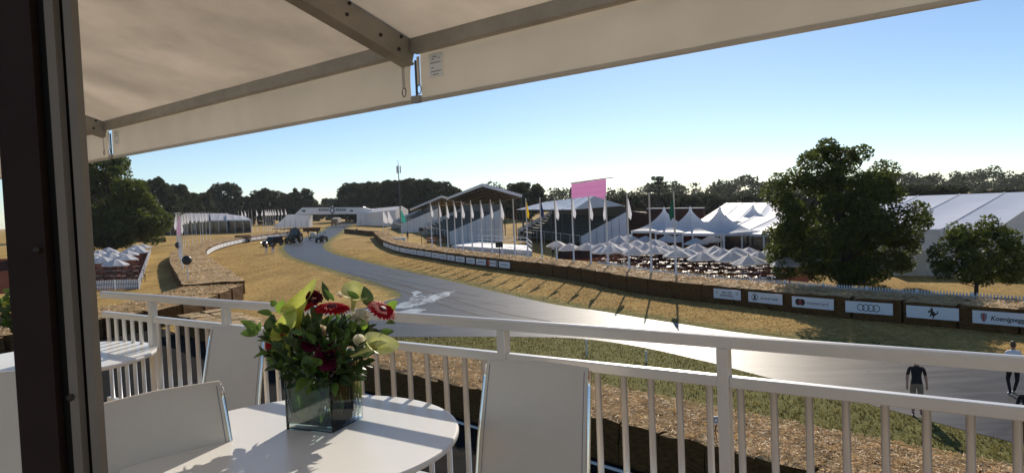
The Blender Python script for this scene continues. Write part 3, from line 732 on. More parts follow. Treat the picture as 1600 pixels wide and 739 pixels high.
def ruffle(parent, c, rad, m, name, n=70, cup=.0, up=(0, 0, 1)):
    """double flower: many short wavy petals on a ball"""
    mb = MB(); M = aim(up)
    for i in range(n):
        f = (i+.5)/n; th = math.acos(1-1.45*f); a = i*2.39996
        d = Vector((math.sin(th)*math.cos(a), math.sin(th)*math.sin(a), math.cos(th)))
        tang = Vector((-math.sin(a), math.cos(a), 0)); q = M @ d; s = rad*random.uniform(.55, .75)
        p = c+q*(rad*.38); tx = M @ tang; k = 5; vs = []; fs = []
        side = q.cross(tx).normalized()
        for j in range(3):
            t = j/2
            for e in range(k):
                w_ = (e/(k-1)-.5)*s*1.25*(.45+.55*t)
                vs.append(p+q*(s*t)+tx*w_+side*(.16*s*t*math.sin(e*2.1+i)+cup*s*t*t))
        for j in range(2):
            for e in range(k-1): fs.append((j*k+e, j*k+e+1, (j+1)*k+e+1, (j+1)*k+e))
        mb.add(vs, fs)
    return mb.build(name, m, parent, smooth=True)
def cup_flower(parent, c, up, rad, m, name='lisianthus'):
    M = aim(up); mb = MB()
    for ring, (cnt, rr, op) in enumerate(((6, 1.0, .75), (5, .8, .5), (4, .55, .28))):
        for i in range(cnt):
            a = 2*math.pi*(i+.4*ring)/cnt; k, q = 6, 5; vs = []; fs = []
            for j in range(q):
                t = j/(q-1)
                for e in range(k):
                    aa = a+(e/(k-1)-.5)*1.25*(1-.1*t); r_ = rad*rr*(.12+op*math.sin(t*1.45))*(1+.04*math.sin(e*3))
                    vs.append(c+M @ Vector((math.cos(aa)*r_, math.sin(aa)*r_, rad*(-.55+1.25*t-.35*t*t*op))))
            for j in range(q-1):
                for e in range(k-1): fs.append((j*k+e, j*k+e+1, (j+1)*k+e+1, (j+1)*k+e))
            mb.add(vs, fs)
    o = mb.build(name, m, parent, smooth=True)
    mb = MB(); mb.lathe(c-M @ Vector((0, 0, rad*.45)), [(rad*.08, 0), (rad*.14, rad*.15), (rad*.08, rad*.35)], 8, M); mb.build('flower_eye', 'leaf_bright', o)
PC = vc.xy.length; DV = (vc-Vector((0, 0, EYE))).dot(FW)
def bp(u, v, dd=0.0): return dep(u, v, DV+dd)
bq = thing('flower_bouquet', 'bouquet of red gerberas, yellow-green callas and leaves in the near vase', 'flowers', (vc.x, vc.y, TZ+.026))
root = Vector((vc.x, vc.y, TZ+.09))
TOCAM = (Vector((0, 0, EYE))-vc).normalized()
calla(bq, bp(463, 534, -.02), bp(472, 446, -.04), 'calla', (RT*-.75+TOCAM*.5), .042)
calla(bq, bp(452, 560, -.08), bp(444, 492, -.12), 'calla', (RT*-.6+TOCAM*.7), .036)
calla(bq, bp(551, 486, .03), bp(556, 445, .03), 'calla_pale', (UP*.2+TOCAM*.9+RT*.2), .038)
calla(bq, bp(548, 556, -.08), bp(610, 531, -.08), 'calla_pale', (UP*.55+RT*.2+TOCAM*.6), .036)
gerbera(bq, bp(519, 481, -.05), UP*1.0+TOCAM*.25, .070)
gerbera(bq, bp(597, 484, -.02), UP*.85+RT*.42+TOCAM*.4, .062)
gerbera(bq, bp(430, 523, -.06), RT*-.75+UP*.45+TOCAM*.5, .064)
gerbera(bq, bp(478, 476, .04), UP*.8-RT*.3+TOCAM*.4, .055)
ruffle(bq, bp(491, 466, -.02), .032, 'rose_dark', 'rose', 50, up=UP+TOCAM*.4)
ruffle(bq, bp(513, 558, -.12), .052, 'carnation', 'carnation', 90, up=TOCAM+UP*.3)
ruffle(bq, bp(486, 533, -.10), .042, 'carnation', 'carnation', 80, up=TOCAM+UP*.4)
ruffle(bq, bp(447, 512, .0), .030, 'rose_dark', 'rose', 50, up=TOCAM+UP)
ruffle(bq, bp(563, 497, -.06), .036, 'petal_white', 'lisianthus', 46, .3, up=TOCAM*.7+UP)
cup_flower(bq, bp(561, 533, -.11), TOCAM+UP*.45+RT*.1, .030, 'petal_white')
cup_flower(bq, bp(532, 461, .02), UP+TOCAM*.3, .020, 'petal_white')
cup_flower(bq, bp(531, 520, -.10), TOCAM+UP*.4, .018, 'petal_white')
ruffle(bq, bp(500, 521, -.09), .030, 'petal_cream', 'rose', 46, .4, up=TOCAM+UP*.6)
# single leaves that stand out against the lawn
for (u0, v0, u1, v1, w_, m, dd) in ((404, 518, 379, 500, .040, 'leaf_mid', -.02), (404, 521, 377, 519, .045, 'leaf_mid', -.05), (425, 494, 404, 485, .045, 'leaf_mid', .02), (437, 490, 441, 470, .045, 'leaf_bright', .02),
        (420, 520, 426, 494, .052, 'leaf_dark', -.03), (404, 518, 406, 504, .020, 'leaf_mid', 0), (513, 470, 505, 443, .030, 'leaf_dark', .02), (522, 470, 508, 452, .020, 'leaf_mid', 0), (577, 478, 570, 450, .050, 'leaf_dark', .02),
        (606, 486, 618, 471, .045, 'leaf_bright', .04), (603, 505, 616, 504, .040, 'leaf_mid', .03), (590, 525, 612, 516, .045, 'leaf_mid', .02), (462, 540, 425, 556, .070, 'leaf_dark', -.06), (440, 545, 415, 560, .04, 'leaf_bright', -.05),
        (478, 555, 488, 585, .06, 'leaf_mid', -.135), (495, 560, 478, 588, .055, 'leaf_mid', -.14), (450, 556, 418, 566, .05, 'leaf_mid', -.06), (537, 520, 535, 498, .045, 'leaf_dark', -.08), (520, 520, 522, 500, .05, 'leaf_dark', -.09),
        (500, 500, 488, 480, .05, 'leaf_dark', -.06), (560, 470, 545, 455, .035, 'leaf_mid', 0), (430, 478, 424, 470, .03, 'leaf_mid', .05), (570, 515, 566, 500, .03, 'leaf_bright', -.08), (446, 515, 436, 505, .03, 'leaf_bright', -.08)):
    a = bp(u0, v0, dd); b = bp(u1, v1, dd-.01); mb = MB(); leaf_geo(mb, a, b-a, TOCAM*.7+UP*.6+rnd_dir()*.3, (b-a).length*1.08, w_, .15); mb.build('leaf', m, bq, smooth=True)
# filling foliage and stems
mb = MB(); mb2 = MB()
for i in range(400):
    th = random.random()*2*math.pi; rr_ = random.random()**.5; z = random.random()
    q = Vector((vc.x, vc.y, TZ+VHT-.07+z*.22))+Vector((math.cos(th), math.sin(th), 0))*(rr_*(.115+.095*math.sin(min(1, z*1.1)*2.4)))
    out = (q-Vector((vc.x, vc.y, TZ+VHT-.06))).normalized()
    leaf_geo(mb if random.random() < .7 else mb2, q, out+rnd_dir()*.55, rnd_dir()+Vector((0, 0, .8)), random.uniform(.045, .085), random.uniform(.025, .045), .25)
o = mb.build('foliage', 'leaf_dark', bq, smooth=True); o['kind'] = 'stuff'
o = mb2.build('foliage', 'leaf_mid', bq, smooth=True); o['kind'] = 'stuff'
for i in range(34):
    th = i*.8; e = Vector((vc.x, vc.y, TZ+VHT+.08))+Vector((math.cos(th), math.sin(th), 0))*.10
    s0 = Vector((vc.x, vc.y, TZ+.03))-Vector((math.cos(th*1.7), math.sin(th*1.7), 0))*random.uniform(.02, .085)
    mb = MB(); mb.tube([s0, s0.lerp(e, .5)+rnd_dir()*.01, e], .0035, 6); mb.build('stem', 'stem', bq, smooth=True)
# broad leaves lining the vase
mb = MB()
for i in range(13):
    s = i % 4; a = ((-1, 0), (1, 0), (0, -1), (0, 1))[s]; nrm = ax*a[0]+ay*a[1]; tg_ = ay if a[0] else ax
    for lay in (0,):
        p = Vector((vc.x, vc.y, TZ+.03))+nrm*(.094-random.random()*.012)+tg_*random.uniform(-.07, .07)
        leaf_geo(mb, p, Vector((0, 0, 1))+tg_*random.uniform(-.35, .35), nrm, random.uniform(.15, .20), random.uniform(.075, .10), .0)
o = mb.build('lining_leaf', 'leaf_mid', bq, smooth=True); o['kind'] = 'stuff'
# second vase and bouquet on the far table: copies
dv = Vector((onz(72, 566, TZ).x-vc.x, onz(72, 566, TZ).y-vc.y, 0))
dup(vase, loc=vase.location+dv, label='square glass vase on the table behind the door frame')
dup(bq, loc=bq.location+dv, label='bouquet in the vase on the table behind the door frame')
# ================================================================ FLAGPOLES
def plan_hit(u, v, P):
    r = ray(u, v); a = math.atan2(r.x, r.y); best = None
    for p, q in zip(P, P[1:]):
        f0 = math.atan2(p.x, p.y)-a; f1 = math.atan2(q.x, q.y)-a
        if f0*f1 <= 0 and abs(f0-f1) > 1e-9:
            c = p.lerp(q, f0/(f0-f1))
            if best is None or c.length < best.length: best = c
    return Vector((best.x, best.y, 0)) if best is not None else None
def flag_geo(mb, top, H, W, seed, dirx):
    rn = random.Random(seed); nx, nz = 8, 10; vs = []; fs = []; ph = rn.random()*6; px = Vector((-dirx.y, dirx.x, 0))
    for j in range(nz+1):
        h = j/nz; wd = W*(.35+.65*min(1, h*1.5))*(1-.55*max(0, h-.75)*2)
        for i in range(nx+1):
            s = i/nx
            vs.append(top+dirx*(.03+wd*s)+px*(.07*math.sin(s*8+ph)*h**.5)-Vector((0, 0, H*(h+.22*s*(1-.3*h)))))
    for j in range(nz):
        for i in range(nx): fs.append((j*(nx+1)+i, j*(nx+1)+i+1, (j+1)*(nx+1)+i+1, (j+1)*(nx+1)+i))
    mb.add(vs, fs)
def flagpole(base, H, flag, lab, grp, seed, fl=1.5, fw=.42, r=.085, side=1):
    t = thing('flagpole', lab, 'flagpole', base, group=grp)
    mb = MB(); mb.tube([base, base+Vector((0, 0, H))], [r, r*.7], 8); mb.build('pole', 'white_paint', t, smooth=True)
    mb = MB(); mb.lathe(base+Vector((0, 0, H)), [(.03, 0), (.06, .04), (.05, .09), (.01, .12)], 8); mb.build('finial', 'white_paint', t, smooth=True)
    mb = MB(); mb.lathe(base, [(.12, 0), (.12, .04), (.06, .1)], 8); mb.build('foot', 'white_paint', t)
    if flag:
        mb = MB(); flag_geo(mb, base+Vector((0, 0, H-.08)), fl, fw, seed, Vector((side, 0, 0))); mb.build('flag', flag, t, smooth=True)
pol_line = offset(rw, 2.2)
FLG = {802: 'flag_dark', 822: 'flag_yellow', 844: 'flag_navy', 1053: 'flag_green', 1014.5: None}
LBL = {'flag_dark': 'flagpole with a dark striped limp flag behind the straw wall', 'flag_yellow': 'flagpole with a bright yellow limp flag before the grandstand', 'flag_navy': 'flagpole with a navy blue limp flag before the grandstand', 'flag_green': 'flagpole with a dark green limp flag rising from the parasol terrace', None: 'bare white flagpole without a flag beside the parasol terrace'}
for i, u in enumerate((672.7, 686, 697.5, 709.5, 721, 735.5, 751, 766.5, 782, 802, 822, 844, 867, 893.5, 920.5, 947, 980, 1014.5, 1053)):
    b = plan_hit(u+1.5, 360, pol_line); vt = 302+.042*(1053-u)
    r = ray(u, vt); zt = EYE+r.z*(b.y/r.y); b.z = g(b.y); f = FLG.get(u, 'flag_white')
    flagpole(b, zt-b.z, f, LBL.get(f, 'white flagpole with a limp white flag along the straw wall beyond the track'), 'flagpoles along the straw wall beyond the track', i, 1.55+.2*random.random(), random.uniform(.24, .36), side=-1 if (i % 3 == 0 and i > 12) else 1)
for i, (u, v) in enumerate(((287, 438), (284.5, 428), (282, 419), (280, 410), (278.5, 401), (279, 394), (286, 388.5), (290, 386), (294.5, 384), (301, 382), (307.5, 380), (314, 379), (318, 378), (323, 377), (328.5, 376))):
    b = ong(u, v); f = 'flag_green' if i == 2 else ('flag_pink' if i == 0 else ('flag_navy' if i == 14 else 'flag_white'))
    lab = {'flag_green': 'flagpole with a dark green limp flag beside the curving straw wall', 'flag_pink': 'flagpole with a pale pink limp flag at the nearest bend of the curving wall', 'flag_navy': 'flagpole with a dark navy flag in front of the far white marquee'}.get(f, 'white flagpole with a limp white flag beside the curving straw wall')
    flagpole(b, 7.0, f, lab, 'flagpoles beside the curving straw wall', 50+i, 2.0, .42, r=.06, side=-1 if i in (0, 3) else 1)
for i, u in enumerate((374, 379, 384, 389.5, 395, 402, 412, 415.5, 418, 421, 424, 427.5, 431, 436, 441, 447)):
    b = ong(u, 361); f = None if i in (0, 3, 4) else 'flag_white'
    flagpole(b, 7.0, f, 'bare white flagpole in the row beside the white bridge' if f is None else 'white flagpole with a small white flag in the row beside the white bridge', 'flagpoles beside the bridge', 80+i, 1.7, .5, r=.07, side=-1 if i == 6 else 1)
for i, (u, v) in enumerate(((600, 374), (607.5, 375), (628, 374))):
    flagpole(ong(u, v), 6.0, 'flag_teal' if i == 2 else 'flag_white', 'flagpole with a teal flag near the far grandstands' if i == 2 else 'flagpole with a pale flag near the far end of the straw wall', 'flagpoles at the far end of the straw wall', 120+i, 2.4, 1.0, r=.06)
# ================================================================ SPONSOR BOARDS
def seg_board(P, u0, u1, z0, z1, vv=440):
    a = plan_hit(u0, vv, P); b = plan_hit(u1, vv, P); return a, b
face = offset(rw, -.16)
def board(a, b, z0, z1, lab, name='sponsor_board', cat='board', grp=None, m='board_white'):
    d = (b-a); d.z = 0; n = Vector((d.y, -d.x, 0)).normalized(); gz = g((a.y+b.y)/2); mid = (a+b)/2
    t = thing(name, lab, cat, (mid.x, mid.y, gz+z0), group=grp)
    mb = MB(); mb.beam(Vector((a.x, a.y, gz+(z0+z1)/2)), Vector((b.x, b.y, gz+(z0+z1)/2)), .03, z1-z0); mb.build('panel', m, t)
    d.normalize(); M = Matrix((d, Vector((0, 0, 1)), n)).transposed()
    return t, M, Vector((mid.x, mid.y, gz+(z0+z1)/2))+n*.018
def stick(t, name, me, M, c, dx, dz):
    o = obj(name, me, t); p = c+M @ Vector((dx, dz, 0))-t.location; o.matrix_local = Matrix.Translation(p) @ M.to_4x4(); return o
def poly_mesh(name, pts, m, d=.003):
    mb = MB(); mb.prism([(x, y, 0) for x, y in pts], (0, 0, d)); return mb.mesh(name, m)
def ring_pts(r, n=28): return [(r*math.cos(2*math.pi*i/n), r*math.sin(2*math.pi*i/n)) for i in range(n)]
def ring_mesh(r0, r1, m, n=32):
    mb = MB(); a = ring_pts(r0, n); b = ring_pts(r1, n); vs = [(x, y, .003) for x, y in a]+[(x, y, .003) for x, y in b]
    mb.add(vs, [(i, n+i, n+(i+1) % n, (i+1) % n)[::-1] for i in range(n)]); return mb.mesh('ring', m)
def glyphs(t, M, c, dx, dz, n, h, pitch, m, seed):
    """a line of print too small to read: uneven strokes"""
    rn = random.Random(seed); mb = MB()
    for i in range(n):
        x = (i-(n-1)/2)*pitch; w_ = pitch*.3
        if rn.random() < .12: continue
        for k_ in range(rn.randint(2, 3)):
            if rn.random() < .6: mb.box((x+rn.uniform(-w_, w_), 0, .002), (.02, h, .003))
            else: mb.box((x, rn.choice((-.4, 0, .4))*h, .0025), (pitch*.65, .022, .003))
    stick(t, 'lettering', mb.mesh('lettering', m), M, c, dx, dz)
NB = [(1116, 1158), (1170, 1223), (1238, 1303), (1321, 1395), (1416, 1498), (1519.5, 1612)]
BL_ = ['board with two lines of dark lettering and small emblems', 'board with a round black emblem and a line of lettering', 'board with two overlapping dark circles and grey lettering', 'board with four interlocking black rings', 'board with a black prancing horse', 'board with a shield emblem and slanted dark lettering']
for i, (u0, u1) in enumerate(NB):
    a, b = seg_board(face, u0, u1, 0, 0, 470); t, M, c = board(a, b, .40, 1.0, 'white '+BL_[i]+' on the straw wall', grp=None); W_ = (b-a).length
    if i == 0:
        glyphs(t, M, c, 0, .09, 9, .12, .085, 'ink', 1); glyphs(t, M, c, 0, -.09, 12, .12, .085, 'ink', 2)
        for s in (-1, 1): stick(t, 'emblem', ring_mesh(.05, .08, 'ink_grey'), M, c, s*W_*.38, .08)
    if i == 1:
        stick(t, 'emblem', ring_mesh(.19, .22, 'ink'), M, c, -W_*.30, 0); stick(t, 'emblem', poly_mesh('emblem', [(-.13, -.13), (.13, -.13), (.04, .0), (.1, .13), (-.1, .13), (-.04, 0)], 'ink'), M, c, -W_*.30, 0)
        glyphs(t, M, c, W_*.12, -.02, 14, .12, .085, 'ink', 3)
    if i == 2:
        stick(t, 'emblem', poly_mesh('disc', ring_pts(.185), 'ink'), M, c, -W_*.34, 0); stick(t, 'emblem', poly_mesh('disc', ring_pts(.185), 'ink', .005), M, c, -W_*.34+.22, 0)
        stick(t, 'emblem', poly_mesh('lens', [(.07*math.cos(x), .14*math.sin(x)) for x in np.linspace(0, 6.1, 20)], 'ink_red', .007), M, c, -W_*.34+.11, 0)
        stick(t, 'lettering', text_mesh('mastercard', .27, 'ink_grey', bold=.003), M, c, W_*.13, -.01)
    if i == 3:
        for k_ in range(4): stick(t, 'ring', ring_mesh(.15, .185, 'ink'), M, c, (k_-1.5)*.255, 0)
    if i == 4:
        H_ = [(-.17, .06), (-.13, .13), (-.06, .10), (-.05, .17), (-.10, .24), (-.03, .22), (.02, .26), (.05, .20), (.04, .12), (.08, .06), (.13, .03), (.16, -.02), (.22, .02), (.24, .09), (.20, .12), (.26, .11), (.28, .03), (.24, -.05), (.17, -.08), (.15, -.13), (.08, -.16), (.10, -.22), (.04, -.27), (.0, -.25), (.05, -.21), (.03, -.15), (-.02, -.10), (-.04, -.17), (-.12, -.20), (-.13, -.16), (-.08, -.14), (-.08, -.07), (-.04, .0), (-.09, .03), (-.12, .0), (-.16, .01)]
        stick(t, 'emblem', poly_mesh('horse', H_, 'ink'), M, c, 0, 0)
    if i == 5:
        stick(t, 'emblem', poly_mesh('shield', [(-.12, .2), (.12, .2), (.13, .0), (.08, -.14), (0, -.22), (-.08, -.14), (-.13, 0)], 'ink_grey'), M, c, -W_*.30, 0)
        stick(t, 'emblem', poly_mesh('stripe', [(-.03, .18), (.03, .18), (.03, -.17), (-.03, -.17)], 'ink_red', .006), M, c, -W_*.30, 0)
        stick(t, 'lettering', text_mesh('Koenigsegg', .29, 'ink', True, .006), M, c, W_*.10, -.02)
FB = [(70, 90), (92, 125), (130, 156), (160, 197), (202, 250), (258, 300), (303, 366), (372, 442), (450, 524), (532, 604), (613, 694), (700, 780), (790, 872), (885, 985), (1005, 1100), (1115, 1226), (1248, 1357), (1375, 1497)]
for i, (x0, x1) in enumerate(FB):
    a, b = seg_board(face, 590+x0/7.27, 590+x1/7.27, 0, 0, 395)
    if a is None or b is None: continue
    if (b-a).length > 5: b = a+(b-a).normalized()*2.4
    lab = 'small white board with coloured bands at both ends on the straw wall' if i == 16 else ('white board with a dark peaked emblem on the far straw wall' if i == 12 else 'small white board with a faint line of print on the far straw wall')
    t, M, c = board(a, b, .30, .92, lab, grp='small boards on the far straw wall'); W_ = (b-a).length
    if i == 16:
        for k_, mm in enumerate(('ink_red', 'ink_orange')): stick(t, 'band', poly_mesh('band', [(-.12, -.3), (.12, -.3), (.12, .3), (-.12, .3)], mm), M, c, -W_*.47+.24*k_, 0)
        for k_ in range(4): stick(t, 'band', poly_mesh('band', [(-.17, -.05), (.17, -.05), (.17, .05), (-.17, .05)], 'ink_blue'), M, c, W_*.42, -.22+.15*k_)
    if i == 12: stick(t, 'emblem', poly_mesh('emblem', [(-.15, -.2), (.15, -.2), (0, .25)], 'ink_grey'), M, c, 0, 0)
    elif i > 5: stick(t, 'print', poly_mesh('print', [(-W_*.3, -.04), (W_*.3, -.04), (W_*.3, .05), (-W_*.3, .05)], 'ink_grey'), M, c, 0, 0)
lf = resample(offset(lw, .17), 3.2)
for a, b in zip(lf, lf[1:]):
    um = (a+b)/2
    if um.y < 106: continue
    board(a.lerp(b, .04), a.lerp(b, .96), .25, .95, 'plain white board on the track side of the curving straw wall', grp='white boards on the curving wall')
# ================================================================ PICKET FENCES
def picket_fence(P, top, lab, pw=.07, gap=.15):
    c = P[len(P)//2]; t = thing('picket_fence', lab, 'fence', (c.x, c.y, g(c.y)))
    Q = resample(P, gap); mb = MB()
    for i, p in enumerate(Q[:-1]):
        d = (Q[i+1]-p).normalized(); gz = g(p.y); n = Vector((-d.y, d.x, 0))*.02
        a = p-d*pw/2; b = p+d*pw/2
        mb.prism([Vector((a.x, a.y, gz+.05)), Vector((b.x, b.y, gz+.05)), Vector((b.x, b.y, gz+top-.06)), Vector((p.x, p.y, gz+top)), Vector((a.x, a.y, gz+top-.06))], n)
    o = mb.build('pickets', 'white_paint', t); o['kind'] = 'stuff'
    for h in (.3, top-.22):
        mb = MB()
        for p, q in zip(P, P[1:]): mb.beam(Vector((p.x, p.y, g(p.y)+h))+Vector((0, .045, 0)), Vector((q.x, q.y, g(q.y)+h))+Vector((0, .045, 0)), .03, .08)
        mb.build('rail', 'white_paint', t)
    for p in resample(P, 2.4):
        mb = MB(); mb.box((p.x, p.y+.1, g(p.y)+top/2), (.09, .09, top)); mb.build('post', 'white_paint', t)
pf = offset(rw, 3.2); pf = [p for p in pf if p.y < 62]
picket_fence(pf, 1.36, 'long white picket fence behind the straw wall with the boards')
c1 = ong(105, 455); c2 = ong(216, 451.6); c3 = ong(235, 395)
picket_fence(resample([c1, c2], 4), .95, 'white picket fence along the near end of the small parasol terrace', .08, .17)
picket_fence(resample([c2+Vector((0, .1, 0)), c3], 5), .95, 'white picket fence along the grass side of the small parasol terrace', .08, .17)
# ================================================================ TERRACES, PARASOLS, TABLES
tp = [ong(u, v) for u, v in ((868, 404), (940, 410), (1262, 441), (1285, 420), (1200, 392), (1000, 378), (880, 382))]
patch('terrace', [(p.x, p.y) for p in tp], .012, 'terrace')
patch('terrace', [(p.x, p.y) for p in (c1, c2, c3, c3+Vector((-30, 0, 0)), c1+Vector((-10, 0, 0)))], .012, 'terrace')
def parasol_proto():
    t = thing('parasol', 'x', 'parasol'); n = 8; Rr = 1.22; z0, z1 = 2.02, 2.58; mb = MB(); vs = [(0, 0, z1)]; fs = []
    rings = [(.33, .30), (.66, .63), (1.0, 1.0)]
    for fr_, dz in rings:
        for i in range(n*2):
            a = math.pi*i/n; r_ = Rr*fr_*(1 if i % 2 == 0 else .935); vs.append((r_*math.cos(a), r_*math.sin(a), z1-(z1-z0)*dz-(0 if i % 2 == 0 else .035*fr_)))
    for i in range(n*2):                              # short hanging edge
        a = math.pi*i/n; r_ = Rr*(1 if i % 2 == 0 else .935); vs.append((r_*math.cos(a), r_*math.sin(a), z0-.10-(0 if i % 2 == 0 else .03)))
    m2 = n*2
    for i in range(m2):
        j = (i+1) % m2; fs.append((0, 1+i, 1+j))
        for k_ in range(3): fs.append((1+k_*m2+i, 1+(k_+1)*m2+i, 1+(k_+1)*m2+j, 1+k_*m2+j))
    mb.add(vs, fs); mb.build('canopy', 'parasol', t, world=False)
    mb = MB(); mb.tube([(0, 0, 0), (0, 0, z1+.08)], .024, 8); mb.build('pole', 'wood_dark', t, world=False)
    mb = MB(); mb.lathe((0, 0, 0), [(.25, 0), (.25, .05), (.06, .09), (.04, .3)], 12); mb.build('base', 'dark_metal', t, world=False)
    return t
par0 = parasol_proto(); pf_first = [True]
def put(proto, first_, loc, rz, lab, grp, s=1.0):
    o = proto if first_[0] else dup(proto); first_[0] = False
    o.location = loc; tl_ = .05 if grp.startswith('parasols') else 0; o.rotation_euler = (random.uniform(-tl_, tl_), random.uniform(-tl_, tl_), rz); o.scale = (s, s, s); o['label'] = lab; o['group'] = grp; return o
PR = [(1099, 392), (1058, 388), (1024, 386), (990, 384), (1145.5, 394), (1172, 398), (1233, 398.5), (1187, 392), (1116, 383), (1087, 381), (1151, 388), (1168, 386), (1111.5, 369), (1087, 371.5), (1063, 369), (1044.5, 368.5), (1024, 375.5), (1007, 367), (995, 374), (982, 367), (1053, 381), (1010, 379), (1073, 386), (1038, 382), (1200, 389), (870, 375.5), (891, 379), (916, 379.5), (937, 379.5), (950, 376), (966, 382), (968, 369), (956, 384), (943, 384), (1130, 388), (978, 377)]
for u, v in PR:
    p = ong(u, v, 2.58); lab = 'white parasol standing alone beside the big leafy tree' if u == 1233 else ('white parasol at the grandstand end of the large terrace' if u in (870, 891) else 'white parasol in the crowded rows on the large terrace')
    put(par0, pf_first, (p.x, p.y, g(p.y)), random.random()*3, lab, 'parasols on the large terrace', random.uniform(.95, 1.06))
for u, v in ((168, 386.5), (178, 393), (194, 400.5), (199, 393), (205, 387), (212, 384.5), (224, 383), (153, 391), (149, 404), (162, 404), (179, 406), (191, 395), (172.5, 397.5), (146.5, 395.5), (136, 399), (218, 389)):
    p = ong(u, v, 2.58); put(par0, pf_first, (p.x, p.y, g(p.y)), random.random()*3, 'white parasol on the small fenced terrace near the left tree', 'parasols on the small fenced terrace', random.uniform(1.0, 1.12))
def small_table():
    t = thing('terrace_table', 'x', 'table'); mb = MB(); mb.lathe((0, 0, .72), [(.46, 0), (.47, .02), (.46, .03)], 20); mb.build('table_top', 'table_gloss', t, world=False)
    mb = MB(); mb.tube([(0, 0, .03), (0, 0, .72)], .035, 8); mb.lathe((0, 0, 0), [(.26, 0), (.26, .02), (.05, .05)], 12); mb.build('pedestal', 'wood_dark', t, world=False); return t
def small_chair():
    t = thing('terrace_chair', 'x', 'chair'); mb = MB(); mb.box((0, 0, .45), (.4, .4, .03)); mb.build('seat', 'wood_dark', t, world=False)
    mb = MB(); mb.box((0, -.2, .74), (.38, .025, .20)); mb.build('backrest', 'wood_dark', t, world=False)
    for sx in (-1, 1):
        mb = MB(); mb.beam((sx*.17, .17, 0), (sx*.17, .17, .44), .03, .03); mb.build('leg', 'wood_dark', t, world=False)
        mb = MB(); mb.beam((sx*.175, -.19, 0), (sx*.175, -.2, .85), .03, .03); mb.build('leg', 'wood_dark', t, world=False)
    return t
tb0 = small_table(); ch0 = small_chair(); f1 = [True]; f2 = [True]; rt = random.Random(5)
def table_set(p, l1, l2, g1, g2):
    put(tb0, f1, (p.x, p.y, g(p.y)+.012), 0, l1, g1)
    a0 = rt.random()*6.28
    for k_ in range(3):
        a = a0+k_*2.1; q = Vector((p.x+.72*math.cos(a), p.y+.72*math.sin(a), g(p.y)+.012)); put(ch0, f2, q, a+math.pi/2, l2, g2)
for v in (399, 405, 411.5, 418.5, 426, 434):
    for k_ in range(14):
        u = 944+k_*24+rt.uniform(-6, 6)+(v % 2)*8
        if v < 414+.10*(u-980) and v > 396+.02*(1080-u) and u < 1225:
            table_set(ong(u, v, .75), 'glossy brown round table on the large parasol terrace', 'dark wooden chair on the large parasol terrace', 'tables on the large terrace', 'chairs on the large terrace')
for v in (416, 423, 431):
    for k_ in range(5):
        u = 150+k_*15+rt.uniform(-4, 4)
        if u < 222-(v-395)*.15: table_set(ong(u, v, .75), 'glossy brown round table on the small fenced terrace', 'dark wooden chair on the small fenced terrace', 'tables on the small terrace', 'chairs on the small terrace')
# ================================================================ TENTS
def tent4(name, lab, EL, ER, RR, RL, bays, roofm='tent_white', wallm='tent_white', open_front=False, skip_back=False, full=True):
    """gabled marquee from its two eave corners and two ridge ends; the far slope mirrors the near one"""
    EL, ER, RR, RL = (Vector(p) for p in (EL, ER, RR, RL)); gz = g((EL.y+ER.y)/2); c = (EL+ER)/2
    t = thing(name, lab, 'marquee', (c.x, c.y, gz))
    BLk = RL*2-EL; BLk.z = EL.z; BRk = RR*2-ER; BRk.z = ER.z
    up = Vector((0, 0, .05))
    for i in range(bays):
        a, b = i/bays, (i+1)/bays
        for E0, E1, T0, T1 in ((EL, ER, RL, RR), (BLk, BRk, RL, RR)):
            q = [E0.lerp(E1, a), E0.lerp(E1, b), T0.lerp(T1, b), T0.lerp(T1, a)]; nu, nv = 4, 8; vs = []; fs = []
            for jj in range(nv+1):
                for ii in range(nu+1):
                    s, h = ii/nu, jj/nv; p = q[0].lerp(q[1], s).lerp(q[3].lerp(q[2], s), h); vs.append(p-Vector((0, 0, .10*math.sin(math.pi*s)*math.sin(math.pi*h))))
            for jj in range(nv):
                for ii in range(nu): fs.append((jj*(nu+1)+ii, jj*(nu+1)+ii+1, (jj+1)*(nu+1)+ii+1, (jj+1)*(nu+1)+ii))
            mb = MB(); mb.add(vs, fs); mb.build('roof_panel', roofm, t, smooth=True)
    for i in range(bays+1):
        a = i/bays; mb = MB()
        mb.beam(EL.lerp(ER, a)+up*.6, RL.lerp(RR, a)+up*.6, .12, .06); mb.build('seam', 'tent_white', t)
        p = EL.lerp(ER, a); mb = MB(); mb.box((p.x, p.y, (g(p.y)+p.z)/2), (.12, .12, p.z-g(p.y))); mb.build('post', 'white_paint', t)
    mb = MB(); mb.beam(EL-Vector((0, 0, .12)), ER-Vector((0, 0, .12)), .08, .22); mb.build('eave', 'tent_white', t)
    G = lambda p: Vector((p.x, p.y, g(p.y)))
    for E, T_, Bk in ((EL, RL, BLk), (ER, RR, BRk)):
        mb = MB(); mb.add([G(E), G(Bk), Bk, T_, E], [(0, 1, 2, 3, 4)]); mb.build('gable_wall', wallm, t)
    for i in range(bays):
        a, b = EL.lerp(ER, i/bays), EL.lerp(ER, (i+1)/bays); off_ = (RL-EL); off_.z = 0; off_ = off_.normalized()*.15
        if open_front:
            mb = MB(); lo = .85; mb.add([G(a)+off_*6, G(b)+off_*6, b+off_*6, a+off_*6], [(0, 1, 2, 3)]); mb.build('window_panel', 'glass_dark', t)
        else:
            mb = MB(); mb.add([G(a)+off_, G(b)+off_, b+off_, a+off_], [(0, 1, 2, 3)]); mb.build('wall_panel', wallm, t)
    return t
e_ = Vector((-.65, .76, 0)); p_ = Vector((.76, .65, 0)); C0 = Vector((36.4, 52.8, 3.65))
